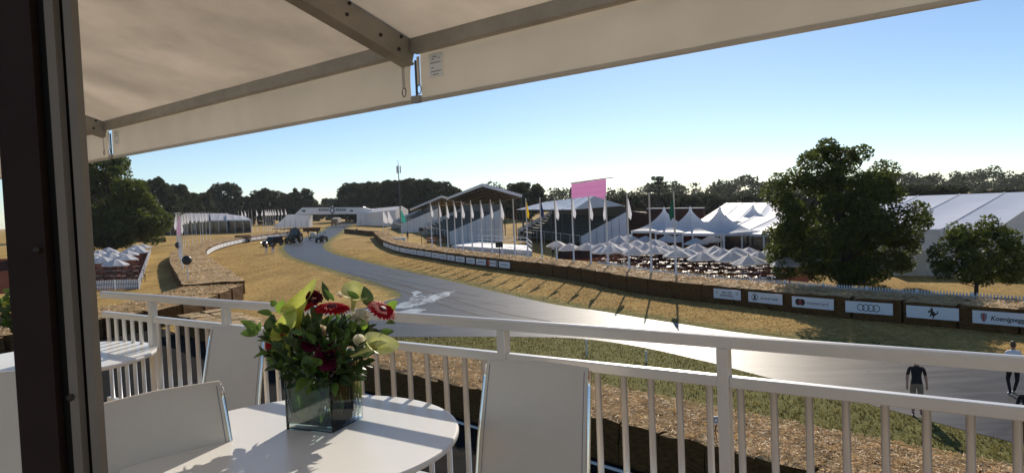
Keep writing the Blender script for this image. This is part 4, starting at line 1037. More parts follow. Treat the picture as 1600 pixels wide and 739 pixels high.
tent4('large_marquee', 'very large blue-white marquee with long sloping roof behind the small tree', C0+e_*15, C0, C0+p_*16.7+Vector((0, 0, 2.6)), C0+e_*15+p_*16.7+Vector((0, 0, 2.6)), 4, 'tent_gloss')
A = dep(1126, 363, 70); B = dep(1265, 369, 65); T1 = dep(1320, 341, 73); T0 = dep(1180, 338.5, 78)
tent4('marquee', 'white marquee with a sunlit roof and glazed front behind the parasols', A, B, T1, T0, 4, 'tent_gloss', open_front=True)
A = dep(1093, 346, 82); B = dep(1240, 345, 80); T1 = dep(1245, 316, 94); T0 = dep(1136, 317.5, 97)
tent4('marquee', 'larger white marquee with glaring roof rising behind the pointed tents', A, B, T1, T0, 5, 'tent_gloss')
tent4('marquee', 'long white marquee beyond the flagpoles left of the bridge', dep(240, 346, 232), dep(354, 344, 228), dep(356, 333.5, 240), dep(254, 333, 244), 9, open_front=True)
tent4('marquee', 'low white marquee wing with posts left of the bridge', dep(354, 344, 226), dep(392, 343.5, 222), dep(382, 338, 232), dep(355, 334.5, 236), 3, open_front=True)
tent4('marquee', 'white marquee beside the right wing of the bridge', dep(571, 333, 250), dep(618, 328, 225), dep(628, 322, 235), dep(583, 326, 260), 4)
# hoarding in front of the large marquee
h0 = ong(1392, 431); h1 = ong(1490, 432); hd = thing('hoarding', 'cream panel hoarding at the foot of the large marquee', 'hoarding', (h0+h1)/2)
for i in range(5):
    a = h0.lerp(h1, i/5+.004); b = h0.lerp(h1, (i+1)/5-.004); mb = MB(); mb.beam(a+Vector((0, 0, 1.0)), b+Vector((0, 0, 1.0)), .05, 1.95); mb.build('panel', 'hoard_cream', hd)
# pointed pagoda tents
def pagoda(c, w_, eave, peak, rz, lab):
    t = thing('pagoda_tent', lab, 'tent', (c.x, c.y, g(c.y)), group='pointed pagoda tents'); M = Matrix.Rotation(rz, 3, 'Z'); gz = Vector((0, 0, g(c.y))); c = Vector((c.x, c.y, 0))+gz
    n = 10; vs = []; fs = []; per = [(-1, -1), (0, -1), (1, -1), (1, 0), (1, 1), (0, 1), (-1, 1), (-1, 0)]
    for j in range(n+1):
        h = j/n; r_ = w_/2*(1-h)**1.0; z = eave+(peak-eave)*(h**1.9*.72+h*.28); rr_ = max(.06, w_/2*((1-h)**1.25))
        for x, y in per: vs.append(c+M @ Vector((x*rr_, y*rr_, z)))
    for j in range(n):
        for i in range(8): fs.append((j*8+i, j*8+(i+1) % 8, (j+1)*8+(i+1) % 8, (j+1)*8+i))
    mb = MB(); mb.add(vs, fs); mb.build('roof', 'tent_white', t, smooth=False)
    for i in range(4):
        a = per[i*2]; b = per[(i*2+2) % 8]; pa = c+M @ Vector((a[0]*w_/2, a[1]*w_/2, 0)); pb = c+M @ Vector((b[0]*w_/2, b[1]*w_/2, 0))
        mb = MB(); mb.beam(pa+Vector((0, 0, eave-.12)), pb+Vector((0, 0, eave-.12)), .05, .28); mb.build('fascia', 'tent_white', t)
        mb = MB(); mb.box((pa.x, pa.y, pa.z+eave/2), (.14, .14, eave)); mb.build('post', 'white_paint', t)
        if i in (1, 2): mb = MB(); mb.add([pa, pb, pb+Vector((0, 0, eave)), pa+Vector((0, 0, eave))], [(0, 1, 2, 3)]); mb.build('side_wall', 'terrace', t)
    mb = MB(); mb.lathe(c+Vector((0, 0, peak-.15)), [(.07, 0), (.05, .25), (.01, .35)], 8); mb.build('finial', 'tent_white', t)
for u, d, s in ((1038, 79, 'first'), (1079, 74.5, 'middle'), (1125, 70, 'last')):
    c = dep(u, 340, d); zp = dep(u, 325 if u < 1100 else 324.5, d).z-g(c.y)
    pagoda(c, 5.2, 3.0, zp, R(33), {'first': 'white pointed tent nearest the dark hall and grandstand', 'middle': 'white pointed tent between the other two pointed tents', 'last': 'white pointed tent touching the glazed sunlit marquee'}[s])
c = dep(1177, 340, 84); pagoda(c, 5.0, 3.0, dep(1177, 322, 84).z-g(c.y), R(20), 'white pointed tent peak rising between the two sunlit marquee roofs')
# ================================================================ GRANDSTANDS
def stand(name, lab, F0, along, inw, L, D, H0, H1, rows, roof=None, wedge=True):
    """F0: front near corner on the ground; along: away; inw: up the tiers"""
    gz = g(F0.y); t = thing(name, lab, 'grandstand', (F0.x, F0.y, gz)); F0 = Vector((F0.x, F0.y, 0)); al = along.normalized(); iw = inw.normalized()
    Zv = lambda p, z: Vector((p.x, p.y, g(p.y)+z))
    for i in range(rows):
        h = H0+(H1-H0)*i/(rows-1); y0 = D*i/rows; st_ = D/rows
        a = F0+iw*(y0+st_/2); b = a+al*L; mb = MB(); mb.beam(Zv(a, h-.06), Zv(b, h-.06), st_, .1); r_ = mb.build('seat_row', 'seat_green', t)
        mb = MB(); mb.beam(Zv(a+iw*st_*.3, h+.22), Zv(b+iw*st_*.3, h+.22), .35, .42); mb.build('seats', 'seat_green', r_)
    for k_ in (0, 1):
        a = F0+al*(L*k_)+al*(.15 if k_ else -.15); b = a+iw*D
        mb = MB(); mb.prism([Zv(a, 0), Zv(b, 0), Zv(b, H1+1.0), Zv(a, H0+.9)], al*(.08 if k_ else -.08)); sp_ = mb.build('side_panel', 'stand_panel', t)
        for q in range(1, 6): mb = MB(); c_ = a.lerp(b, q/6)-al*(.10 if not k_ else -.1); mb.beam(Zv(c_, .05), Zv(c_, H0+.9+(H1+.1-H0)*q/6), .03, .03); mb.build('panel_joint', 'steel_dark', sp_)
    a = F0+iw*D; mb = MB(); mb.beam(Zv(a, H1/2+.9), Zv(a+al*L, H1/2+.9), .1, H1+1.8); mb.build('back_wall', 'steel_dark', t)
    for k_ in range(9):
        a = F0-iw*.1+al*(L*k_/8); mb = MB(); mb.beam(Zv(a, 0), Zv(a, H0+1.0), .05, .05); mb.build('rail_post', 'white_paint', t)
    mb = MB(); a = F0-iw*.1; mb.beam(Zv(a, H0+1.0), Zv(a+al*L, H0+1.0), .05, .05); mb.build('front_rail', 'white_paint', t)
    return t
Zf = Vector((0, 0, 1))
def flat_roof(t, A_, B_, C_, D_, ribs, cols):
    """A front-far, B front-near, C back-near, D back-far"""
    mb = MB(); mb.prism([A_, B_, C_, D_], (0, 0, .12)); mb.build('roof', 'roof_brown', t)
    mb = MB()
    for P_, Q_ in ((A_, B_), (B_, C_), (C_, D_), (D_, A_)): mb.beam(P_+Zf*.02, Q_+Zf*.02, .22, .5)
    mb.build('roof_edge', 'white_paint', t)
    for i in range(ribs):
        s = (i+.5)/ribs; mb = MB(); mb.beam(A_.lerp(B_, s)-Zf*.15, D_.lerp(C_, s)-Zf*.15, .14, .3); mb.build('rafter', 'steel_dark', t)
    for i in range(6):
        s = (i+.5)/6; mb = MB(); mb.beam(B_.lerp(C_, s)-Zf*.32, A_.lerp(D_, s)-Zf*.32, .12, .18); mb.build('purlin', 'steel_dark', t)
    for i in range(cols):
        s = i/(cols-1); p = D_.lerp(C_, s); mb = MB(); mb.beam(Vector((p.x, p.y, g(p.y))), p, .22, .22); mb.build('column', 'steel_dark', t)
        q = A_.lerp(B_, s).lerp(p, .55); mb = MB(); mb.beam(Vector((p.x, p.y, p.z-2.0)), q-Zf*.3, .1, .1); mb.build('brace', 'steel_dark', t)
al = Vector((-9.8, 40, 0)).normalized(); iw = Vector((al.y, -al.x, 0))
FB0 = dep(703, 380, 118)
tB = stand('grandstand', 'grandstand with brown pitched cantilever roof between the flagpoles and trees', FB0, al, iw, 40, 9.2, 1.2, 4.6, 11)
flat_roof(tB, dep(698, 311, 160), dep(754, 289.5, 119), dep(815, 306.5, 126), dep(746, 320, 168), 12, 7)
FA0 = FB0+al*58-iw*3
tA = stand('grandstand', 'farther covered grandstand behind the brown-roofed one', FA0, al, iw, 34, 9.2, 1.2, 4.6, 11)
flat_roof(tA, dep(641, 328, 215), dep(690, 307.5, 172), dep(729, 318, 178), dep(690, 325, 220), 10, 6)
FC0 = dep(908, 390, 92)
tC = stand('grandstand', 'tiered grandstand under a white tent roof behind the parasols', FC0, al, iw, 33, 6.4, 1.0, 3.8, 9)
# tent roof of the third stand
n0 = dep(897, 327.5, 91); n1 = dep(928, 306.5, 93); n2 = dep(975, 321.5, 95); LC = al*31
f0_, f1_, f2_ = n0+LC+Zf*.2, n1+LC*.72-Zf*.35, n2+LC
mb = MB(); mb.add([n0, n1, f1_, f0_], [(0, 1, 2, 3)]); mb.build('roof_slope', 'tent_gloss', tC)
mb = MB(); mb.add([n1, n2, f2_, f1_], [(0, 1, 2, 3)]); mb.build('roof_slope', 'tent_gloss', tC)
mb = MB(); mb.add([n0, n2, n1], [(0, 1, 2)]); mb.build('roof_gable', 'tent_white', tC)
mb = MB(); mb.add([f0_, f1_, f2_], [(0, 1, 2)]); mb.build('roof_gable', 'tent_white', tC)
for i in range(1, 6): s = i/6; mb = MB(); mb.beam(n0.lerp(f0_, s)+Zf*.03, n1.lerp(f1_, s)+Zf*.03, .1, .05); mb.build('roof_seam', 'tent_white', tC)
for i in range(7):
    s = i/6; p = n0.lerp(f0_, s); mb = MB(); mb.beam(Vector((p.x, p.y, g(p.y))), p, .14, .14); mb.build('column', 'steel_dark', tC)
    p = n2.lerp(f2_, s); mb = MB(); mb.beam(Vector((p.x, p.y, g(p.y))), p, .14, .14); mb.build('column', 'steel_dark', tC)
# terrace deck, steps and white barriers in front of the stands
dA = ong(706, 392); dB = ong(832, 402); dC = ong(822, 392); dD = ong(735, 386)
pl = thing('viewing_deck', 'low white deck with ramp railings in front of the grandstands', 'deck', (dA+dB)/2)
mb = MB(); mb.prism([p+Zf*.05 for p in (dA, dB, dC, dD)], (0, 0, .75)); mb.build('platform', 'stand_panel', pl)
def rails(pl, a, b, n, h0, h1):
    for i in range(n+1): p = a.lerp(b, i/n); mb = MB(); mb.beam(p+Zf*h0, p+Zf*h1, .05, .05); mb.build('baluster', 'white_paint', pl)
    for h in (h1, (h0+h1)/2): mb = MB(); mb.beam(a+Zf*h, b+Zf*h, .05, .05); mb.build('handrail', 'white_paint', pl)
rails(pl, dD, dC, 12, .8, 1.8); rails(pl, dC, dB, 5, .8, 1.8); rails(pl, ong(790, 398), ong(818, 403), 6, .1, 1.1); rails(pl, ong(745, 384), ong(790, 384), 10, .9, 2.5)
def speaker_box(u, v, d, lab):
    p = dep(u, v, d); t = thing('loudspeaker', lab, 'speaker', (p.x, p.y, g(p.y)), group='black loudspeakers on poles'); mb = MB(); mb.beam(Vector((p.x, p.y, g(p.y))), p-Zf*.3, .08, .08); mb.build('pole', 'dark_metal', t)
    mb = MB(); mb.box(p, (.75, .5, .6)); mb.build('cabinet', 'dark_metal', t, bevel=.04)
speaker_box(780, 382, 72, 'black loudspeaker on a pole beside the white viewing deck'); speaker_box(658, 358.5, 115, 'black loudspeaker on a pole before the farther grandstand')
def ball_speaker(u, v, d, rad, lab):
    p = dep(u, v, d); t = thing('ball_loudspeaker', lab, 'speaker', (p.x, p.y, g(p.y)), group='round black loudspeakers on poles'); mb = MB(); mb.tube([Vector((p.x, p.y, g(p.y))), p], .05, 8); mb.build('pole', 'white_paint', t)
    prof = [(max(.02, rad*math.sin(a)), -rad*math.cos(a)) for a in np.linspace(0.05, math.pi-.05, 12)]
    mb = MB(); mb.lathe(p, prof, 20); mb.build('globe', 'dark_metal', t, smooth=True)
    mb = MB(); mb.lathe(p, [(rad*1.02, -.02), (rad*1.02, .02)], 20); mb.build('rim', 'steel_dark', t)
ball_speaker(292, 406.5, 62, .42, 'round black globe speaker at the bend of the curving straw wall'); ball_speaker(278.5, 383, 92, .42, 'round black globe speaker among the flagpoles farther along the wall')
# pink screen
s0 = dep(893, 310, 128); s1 = dep(947, 310, 122); b0 = dep(893, 288, 128); b1 = dep(947, 279.5, 122)
sc_t = thing('video_screen', 'large pink video screen on a scaffold behind the white-roofed grandstand', 'screen', Vector(((s0.x+s1.x)/2, (s0.y+s1.y)/2, g(125))))
lo0 = Vector((s0.x, s0.y, s0.z-2.0)); lo1 = Vector((s1.x, s1.y, s1.z-2.0))
mb = MB(); mb.prism([lo0, lo1, b1, b0], (0, .5, 0)); mb.build('display', 'screen_pink', sc_t)
mb = MB(); mb.prism([b0+Zf*.02, b1+Zf*.02, b1+Vector((1.3, .2, .12)), b1+Vector((1.3, 2.4, .3)), b0+Vector((0, 2, .25))], (0, 0, .15)); mb.build('lid', 'steel_dark', sc_t)
for p in (lo0, lo1): mb = MB(); q = p+Vector((0, .8, 0)); mb.beam(Vector((q.x, q.y, g(q.y))), q+Zf*4, .3, .3); mb.build('mast', 'steel_dark', sc_t)
for k_ in range(1, 5): mb = MB(); a = lo0.lerp(b0, k_/5); b = lo1.lerp(b1, k_/5); mb.beam(a-Vector((0, .02, 0)), b-Vector((0, .02, 0)), .02, .03); mb.build('module_joint', 'flag_pink', sc_t)
# dark hall with curved roof right of the stand
hl = thing('dark_hall', 'dark hall with a shallow curved roof between grandstand and pointed tents', 'building', (dep(985, 370, 112).x, 112, g(112)))
a = dep(968, 355, 112); b = dep(1012, 355, 108); zt = dep(990, 327, 110).z; gz = g(110)
mb = MB(); mb.prism([Vector((a.x, a.y, gz)), Vector((b.x, b.y, gz)), Vector((b.x, b.y, zt-.6)), Vector((a.x, a.y, zt))], (2, 14, 0)); mb.build('wall', 'wood_dark', hl)
pts = [Vector((a.x-2.5+(b.x-a.x+3.5)*s, a.y-.4, zt+.25+1.1*math.sin(math.pi*min(1, s*.62+.38))-(.75*s))) for s in np.linspace(0, 1, 14)]
mb = MB(); mb.add(pts+[p+Vector((2, 15, 0)) for p in pts], [(i, i+1, 15+i, 14+i) for i in range(13)]); mb.build('roof', 'steel_dark', hl)
a = dep(1012, 326, 108); b = dep(1100, 325, 100)
mb = MB(); mb.beam(a-Zf*1.2, b-Zf*1.2, .3, 2.4); mb.build('side_wall', 'wood_dark', hl); mb = MB(); mb.beam(a, b, .5, .12); mb.build('parapet', 'stand_panel', hl)
# mast with antenna cluster
m0 = ong(627, 362); mt_ = thing('antenna_mast', 'tall slender lattice mast with an antenna cluster rising above the trees', 'mast', m0); dM = m0.y; zt = dep(626.5, 258, dM/FW.y).z
mb = MB(); mb.tube([m0, Vector((m0.x, m0.y, zt))], [.22, .1], 6); mb.build('mast_pole', 'steel_dark', mt_)
for k_ in range(3): mb = MB(); a = k_*2.1; mb.box((m0.x+.5*math.cos(a), m0.y+.5*math.sin(a), zt-1.2), (.3, .3, 1.8), rz=a); mb.build('antenna', 'stand_panel', mt_)
mb = MB(); mb.tube([Vector((m0.x, m0.y, zt)), Vector((m0.x, m0.y, zt+1.2))], .05, 5); mb.build('rod', 'steel_dark', mt_)
# small things by the far end of the wall
def crate(u, v, d, size, m, lab, cat='crate'):
    p = dep(u, v, d); t = thing('road_case', lab, cat, (p.x, p.y, g(p.y))); mb = MB(); mb.box((p.x, p.y, g(p.y)+size[2]/2), size); mb.build('body', m, t, bevel=.06); mb = MB(); mb.box((p.x, p.y, g(p.y)+size[2]+.03), (size[0]*1.03, size[1]*1.03, .06)); mb.build('lid', m, t)
crate(625, 368, 118, (1.9, 1.4, 1.4), 'stand_panel', 'pale box-shaped cabin standing behind the far end of the straw wall', 'cabin')
for i, u in enumerate((671, 680.5, 690)):
    p = ong(u, 379.5-i*.3); t = thing('barrel', 'orange round marker drum in front of the grandstands', 'drum', p, group='orange drums'); mb = MB(); mb.lathe(p, [(.40, 0), (.46, .1), (.46, .8), (.40, .9)], 14); mb.build('body', 'ink_orange', t, smooth=True); mb = MB(); mb.lathe(p+Zf*.35, [(.47, 0), (.47, .15)], 14); mb.build('band', 'white_paint', t)
# ================================================================ BRIDGE
BD_ = 252.0
def bpt(u, v): return dep(u, v, BD_)
def bprism(mb, px, th=4.0, off_=0.0): mb.prism([bpt(u, v)+Vector((0, off_, 0)) for u, v in px], (0, th, 0))
br = thing('footbridge', 'white footbridge spanning the track with stepped wings and emblem', 'bridge', ong(520, 355))
for nm, px in (('left_wing', [(426, 356), (483, 355), (483, 336), (449, 335.5)]), ('right_wing', [(557, 354), (620, 352), (601, 334), (557, 334)]), ('span', [(460, 335.4), (601, 333.8), (567, 324), (472, 324.5)])):
    mb = MB(); bprism(mb, px, 4.0, 0 if nm == 'span' else .3); mb.build(nm, 'tent_white', br)
mb = MB(); bprism(mb, [(471, 324.4), (568, 323.9), (567, 323.0), (472, 323.5)], 4.4, -.2); mb.build('parapet', 'steel_dark', br)
for u0, u1 in ((472, 477.5), (547, 551.5)): mb = MB(); bprism(mb, [(u0, 331), (u1, 331), (u1, 328), (u0, 328)], .2, -.15); mb.build('window', 'glass_dark', br)
for u0, u1 in ((499, 514), (526, 541)):
    mb = MB(); bprism(mb, [(u0, 329.6), (u1-1, 329.6), (u1, 326.4), (u0-1, 326.4)], .2, -.15); pn = mb.build('name_panel', 'ink', br)
    for k_ in range(5): uu = u0+1.4+k_*2.8; mb = MB(); bprism(mb, [(uu, 329), (uu+1.4, 329), (uu+1.4, 327), (uu, 327)], .1, -.2); mb.build('letter_block', 'board_white', pn)
mb = MB(); bprism(mb, [(519.5, 335), (524.5, 329), (519.5, 322), (514.5, 329)], .5, -.5); em = mb.build('emblem', 'ink_grey', br); mb = MB(); bprism(mb, [(519.5, 332), (522, 329), (519.5, 326), (517, 329)], .2, -.62); mb.build('emblem_core', 'board_white', em)
for k_ in range(5):
    for u0, u1, vt, vb in ((483, 440, 336, 355), (557, 612, 334, 353)):
        u = u0+(u1-u0)*(k_+.5)/5; mb = MB(); bprism(mb, [(u, vb), (u+.35, vb), (u+.35, vt+7), (u, vt+7)], .1, .22); mb.build('panel_joint', 'ink_grey', br)
# bales and people line far left
fl_ = [ong(u, v, BH) for u, v in ((60, 372), (150, 372), (262, 371.5))]; fl_ = resample([Vector((p.x, p.y, 0)) for p in fl_], 2.42)
path_bales(fl_[::2], BB, 1, 1.9, 'straw bale in the far row behind the left leafy tree', 'far row of bales left')
for (ua, va, ub, vb) in ((470, 356, 496, 355.5), (536, 357.5, 582, 361.5)):
    P_ = resample([Vector((*ong(ua, va, BH).xy, 0)), Vector((*ong(ub, vb, BH).xy, 0))], 2.42); path_bales(P_, BB, 1, 1.9, 'straw bale in the short barrier at the foot of the bridge', 'bales at the foot of the bridge')
# ================================================================ TREES
def crown_quads(cl, n, size, rn, droop=.2, flat=.55):
    """cl: list of (centre, radius) clumps; n leaves spread through them"""
    C = np.array([c for c, r in cl]); Rr = np.array([r for c, r in cl]); w_ = Rr**2; idx = rn.choice(len(cl), n, p=w_/w_.sum())
    d = rn.normal(size=(n, 3)); d /= np.linalg.norm(d, axis=1)[:, None]; rad = Rr[idx]*(.45+.6*rn.random(n)**.6)
    c = C[idx]+d*rad[:, None]*np.array([1, 1, .8])
    a = rn.normal(size=(n, 3)); a[:, 2] *= flat; a /= np.linalg.norm(a, axis=1)[:, None]; b = rn.normal(size=(n, 3)); b = np.cross(a, b); b /= np.linalg.norm(b, axis=1)[:, None]
    s = size*(.6+.8*rn.random(n)); a = a*s[:, None]; b = b*(s*.62)[:, None]
    return np.stack([c-a, c-b*.9, c+a, c+b*.9], 1)
def tree_meshes(H, Rx, base, nleaf, leaf, seed, nclump=42, lm='leaf', bm_='bark', shape='round', trunk=.28):
    rn = np.random.default_rng(seed); cl = []; cz = (H+base)/2; hz = (H-base)/2; limbs = MB(); T = Vector((0, 0, base+hz*.55)); lean = rn.normal()*.03*H
    limbs.tube([(0, 0, -.1), (lean*.2, 0, base*.6), (lean*.5, .1, base+hz*.35), (lean, 0, base+hz*1.0), (lean, 0, H-.25*hz)], [trunk*1.5, trunk, trunk*.8, trunk*.5, trunk*.12], 9)
    for i in range(nclump):
        for _ in range(30):
            d = rn.normal(size=3); d /= np.linalg.norm(d); rr_ = (.35+.65*rn.random()**.5)
            p = np.array([d[0]*Rx*rr_, d[1]*Rx*rr_, cz+d[2]*hz*rr_])
            f = (p[2]-base)/(H-base); lim = Rx*(1.0 if shape == 'round' else 1)*math.sqrt(max(.02, 1-abs((f-.38)/.66)**2.2))
            if math.hypot(p[0], p[1]) < lim*.92 and f < .93: break
        r_ = Rx*(.11+.13*rn.random())*(1.25 if lm == 'leaf_far' else 1); r_ = min(r_, max(.2, (H-p[2])*.9+.1)); cl.append((p, r_))
        if i % 4 == 0:
            st_ = Vector((lean*.5, 0, base*.8+(p[2]-base)*.45)); e = Vector(p); limbs.tube([st_, st_.lerp(e, .5)+Vector((0, 0, -.1*Rx*.2)), e], [trunk*.26, trunk*.15, trunk*.05], 6)
    me = quads_mesh('crown', crown_quads(cl, nleaf, leaf, rn), lm)
    return limbs.mesh('trunk', bm_, True), me
def tree(name, lab, loc, ms, s=1.0, rz=0.0, grp=None, sz=None):
    t = thing(name, lab, 'tree', loc, rz, grp); t.scale = (s, s, sz or s); obj('trunk', ms[0], t); obj('crown', ms[1], t); return t
def hgt(u, v, d, gy): return dep(u, v, d).z-gy
def inside(x, y, P):
    c = False; n = len(P)
    for i in range(n):
        (x0, y0), (x1, y1) = P[i], P[i-1]
        if (y0 > y) != (y1 > y) and x < (x1-x0)*(y-y0)/(y1-y0)+x0: c = not c
    return c
def shaped_tree(lab, ub, vb, d, outline, nclump, nleaf, leaf, seed, trunk, thick=.8, rel=(.05, .11)):
    """crown whose breadth at each height follows the photographed one, with like depth"""
    rn = np.random.default_rng(seed); p = dep(ub, vb, d); b = Vector((p.x, p.y, g(p.y))); us = [q[0] for q in outline]; vs_ = [q[1] for q in outline]; wpx = max(us)-min(us); W_ = wpx*d/F; cl = []; mb = MB()
    top = dep(ub, min(vs_), d)-b
    mb.tube([(0, 0, -.1), (.02*W_, 0, top.z*.3), (.0, .02*W_, top.z*.6), (0, 0, top.z*.88)], [trunk*1.5, trunk, trunk*.6, trunk*.12], 9)
    while len(cl) < nclump:
        u = rn.uniform(min(us), max(us)); v = rn.uniform(min(vs_), max(vs_)); r_ = W_*rn.uniform(*rel); k_ = r_/d*F*.3
        if not all(inside(u+a*k_, v+b_*k_, outline) for a, b_ in ((0, 0), (1, 0), (-1, 0), (0, 1), (0, -1))): continue
        row = [x for x in np.linspace(min(us), max(us), 40) if inside(x, v, outline)]; hw = (max(row)-min(row))/2*d/F; off_ = abs(u-(max(row)+min(row))/2)*d/F
        dd = rn.uniform(-1, 1)*thick*math.sqrt(max(.02, hw*hw-off_*off_)); q = dep(u, v, d+dd)-b; cl.append((np.array(q[:]), r_))
        if len(cl) % 5 == 0:
            st_ = Vector((0, 0, max(.15*top.z, q.z*.5))); mb.tube([st_, st_.lerp(q, .5)+Vector((0, 0, -.03*W_)), q], [trunk*.3, trunk*.17, trunk*.05], 6)
    t = thing('broadleaf_tree', lab, 'tree', b); obj('trunk', mb.mesh('trunk', 'bark', True), t); obj('crown', quads_mesh('crown', crown_quads(cl, nleaf, leaf, rn), 'leaf'), t)
shaped_tree('big dark broadleaf tree with full crown beside the lone parasol', 1318, 440, 47.5, [(1195, 395), (1194, 365), (1212, 345), (1206, 315), (1203, 285), (1222, 272), (1238, 246), (1268, 236), (1290, 220), (1330, 218), (1352, 232), (1378, 242), (1396, 268), (1400, 298), (1418, 312), (1446, 325), (1455, 352), (1436, 372), (1428, 398), (1418, 436), (1370, 446), (1320, 444), (1262, 440), (1215, 425)], 185, 72000, .105, 3, .3, .85, (.04, .10))
shaped_tree('small leafy tree with slim trunk behind the white picket fence', 1524, 462, 41, [(1450, 412), (1462, 378), (1478, 366), (1490, 346), (1510, 352), (1530, 338), (1556, 340), (1562, 358), (1590, 366), (1612, 392), (1612, 428), (1585, 446), (1545, 440), (1510, 450), (1478, 440)], 80, 17000, .085, 8, .09, .8, (.06, .12))
shaped_tree('tall green broadleaf tree beyond the small parasol terrace', 172, 386, 128, [(60, 380), (70, 290), (110, 246), (150, 250), (170, 246), (192, 250), (206, 272), (232, 296), (240, 322), (262, 345), (250, 372), (215, 386), (150, 388)], 170, 52000, .26, 14, .5, .8, (.045, .10))
# far trees: five kinds, many individuals
FT = [tree_meshes(15, 7.6, .5, 15000, .46, 30+i, 95, 'leaf_far', 'bark_far', trunk=.5) for i in range(4)]
far = [(236, 276, 235, 1.0), (272, 287, 260, .8), (310, 300, 300, 1.0), (352, 284, 330, .95), (330, 300, 330, 1.2), (384, 306, 340, .8), (418, 293, 335, 1.05), (447, 300, 350, .8), (473, 293, 340, .95), (515, 309, 470, 1.0), (498, 318, 430, .8),
       (556, 284, 330, 1.1), (590, 282, 325, 1.15), (622, 280, 310, 1.1), (655, 276, 300, 1.1), (686, 282, 300, 1.05), (706, 291, 300, .8), (820, 284, 235, 1.0), (797, 293, 250, .7), (540, 300, 345, .8), (1402, 285, 170, .9), (1440, 288, 165, .9), (1478, 289, 160, .85), (1375, 290, 180, .8), (1050, 299, 260, 1.2), (1012, 302, 265, 1.0), (1592, 292, 190, 1.0), (1545, 296, 210, 1.0), (200, 282, 240, 1.1), (150, 285, 235, 1.1), (290, 296, 290, .9), (980, 304, 215, .8), (1075, 306, 210, .8), (1102, 304, 215, .8), (1130, 307, 205, .8), (1165, 304, 210, .8), (1200, 304, 205, .8), (1235, 301, 200, .8), (1270, 300, 200, .8), (1340, 298, 190, .9), (905, 308, 230, .8), (945, 306, 225, .8)]
for i, (u, v, d, ws) in enumerate(far):
    p = dep(u, 330, d); gy = g(p.y); H_ = hgt(u, v, d, gy); s = H_/15
    lab = 'rounded dark tree behind the bridge and far marquee' if u < 560 else ('rounded dark tree in the clump behind the grandstands' if u < 900 else 'rounded dark tree behind the marquees and pointed tents')
    o = tree('far_tree', lab, (p.x, p.y, gy), FT[i % 4], ws*(s*.35+.65), i*1.3, {'0': 'far trees behind the bridge', '1': 'far trees behind the grandstands', '2': 'far trees behind the marquees'}['0' if u < 560 else ('1' if u < 900 else '2')], sz=s)
# cedar with flat tiers
rn = np.random.default_rng(77); cl = []; tr = MB(); p = dep(1030, 330, 250); b = Vector((p.x, p.y, g(p.y))); H_ = hgt(1030, 277, 250, b.z)
tr.tube([(0, 0, 0), (.2, 0, H_*.6), (0, 0, H_)], [.5, .35, .08], 8)
for k_ in range(26):
    f = (.5, .62, .74, .84, .93, .99)[k_ % 6]; a = rn.random()*6.28; rr_ = (1.12-f)*7.0*rn.random()**.5+.4; q = np.array([rr_*math.cos(a), rr_*math.sin(a), H_*f]); tr.tube([(0, 0, H_*f-.6), Vector(q)], [.14, .05], 5)
    for j in range(3): cl.append((q+rn.normal(size=3)*np.array([1.1, 1.1, .1]), .35+.35*rn.random()))
t = thing('cedar_tree', 'cedar with flat open tiers rising above the far woods', 'tree', b); obj('trunk', tr.mesh('trunk', 'bark_far', True), t); obj('crown', quads_mesh('crown', crown_quads(cl, 2600, .24, rn, flat=.25), 'leaf_cedar'), t)
# a cedar branch at the right edge
# far wood as one mass
rn = np.random.default_rng(5); cl = []
for i in range(520):
    u = 720+rn.random()*1050; d = 420+rn.random()*200; q = dep(u, 330, d); hh = 10.5+3.5*math.sin(u*.05)+2.5*math.sin(u*.13+1)+rn.random()*4
    for k_ in range(2): cl.append((np.array([q.x+rn.normal()*2, q.y, g(q.y)+hh*(.35+.5*k_)]), 3.2+1.6*rn.random()))
o = obj('far_wood', quads_mesh('far_wood', crown_quads(cl, 60000, .95, rn), 'leaf_far')); o['kind'] = 'stuff'; tag(o, 'distant dark line of woods along the horizon', 'woods')
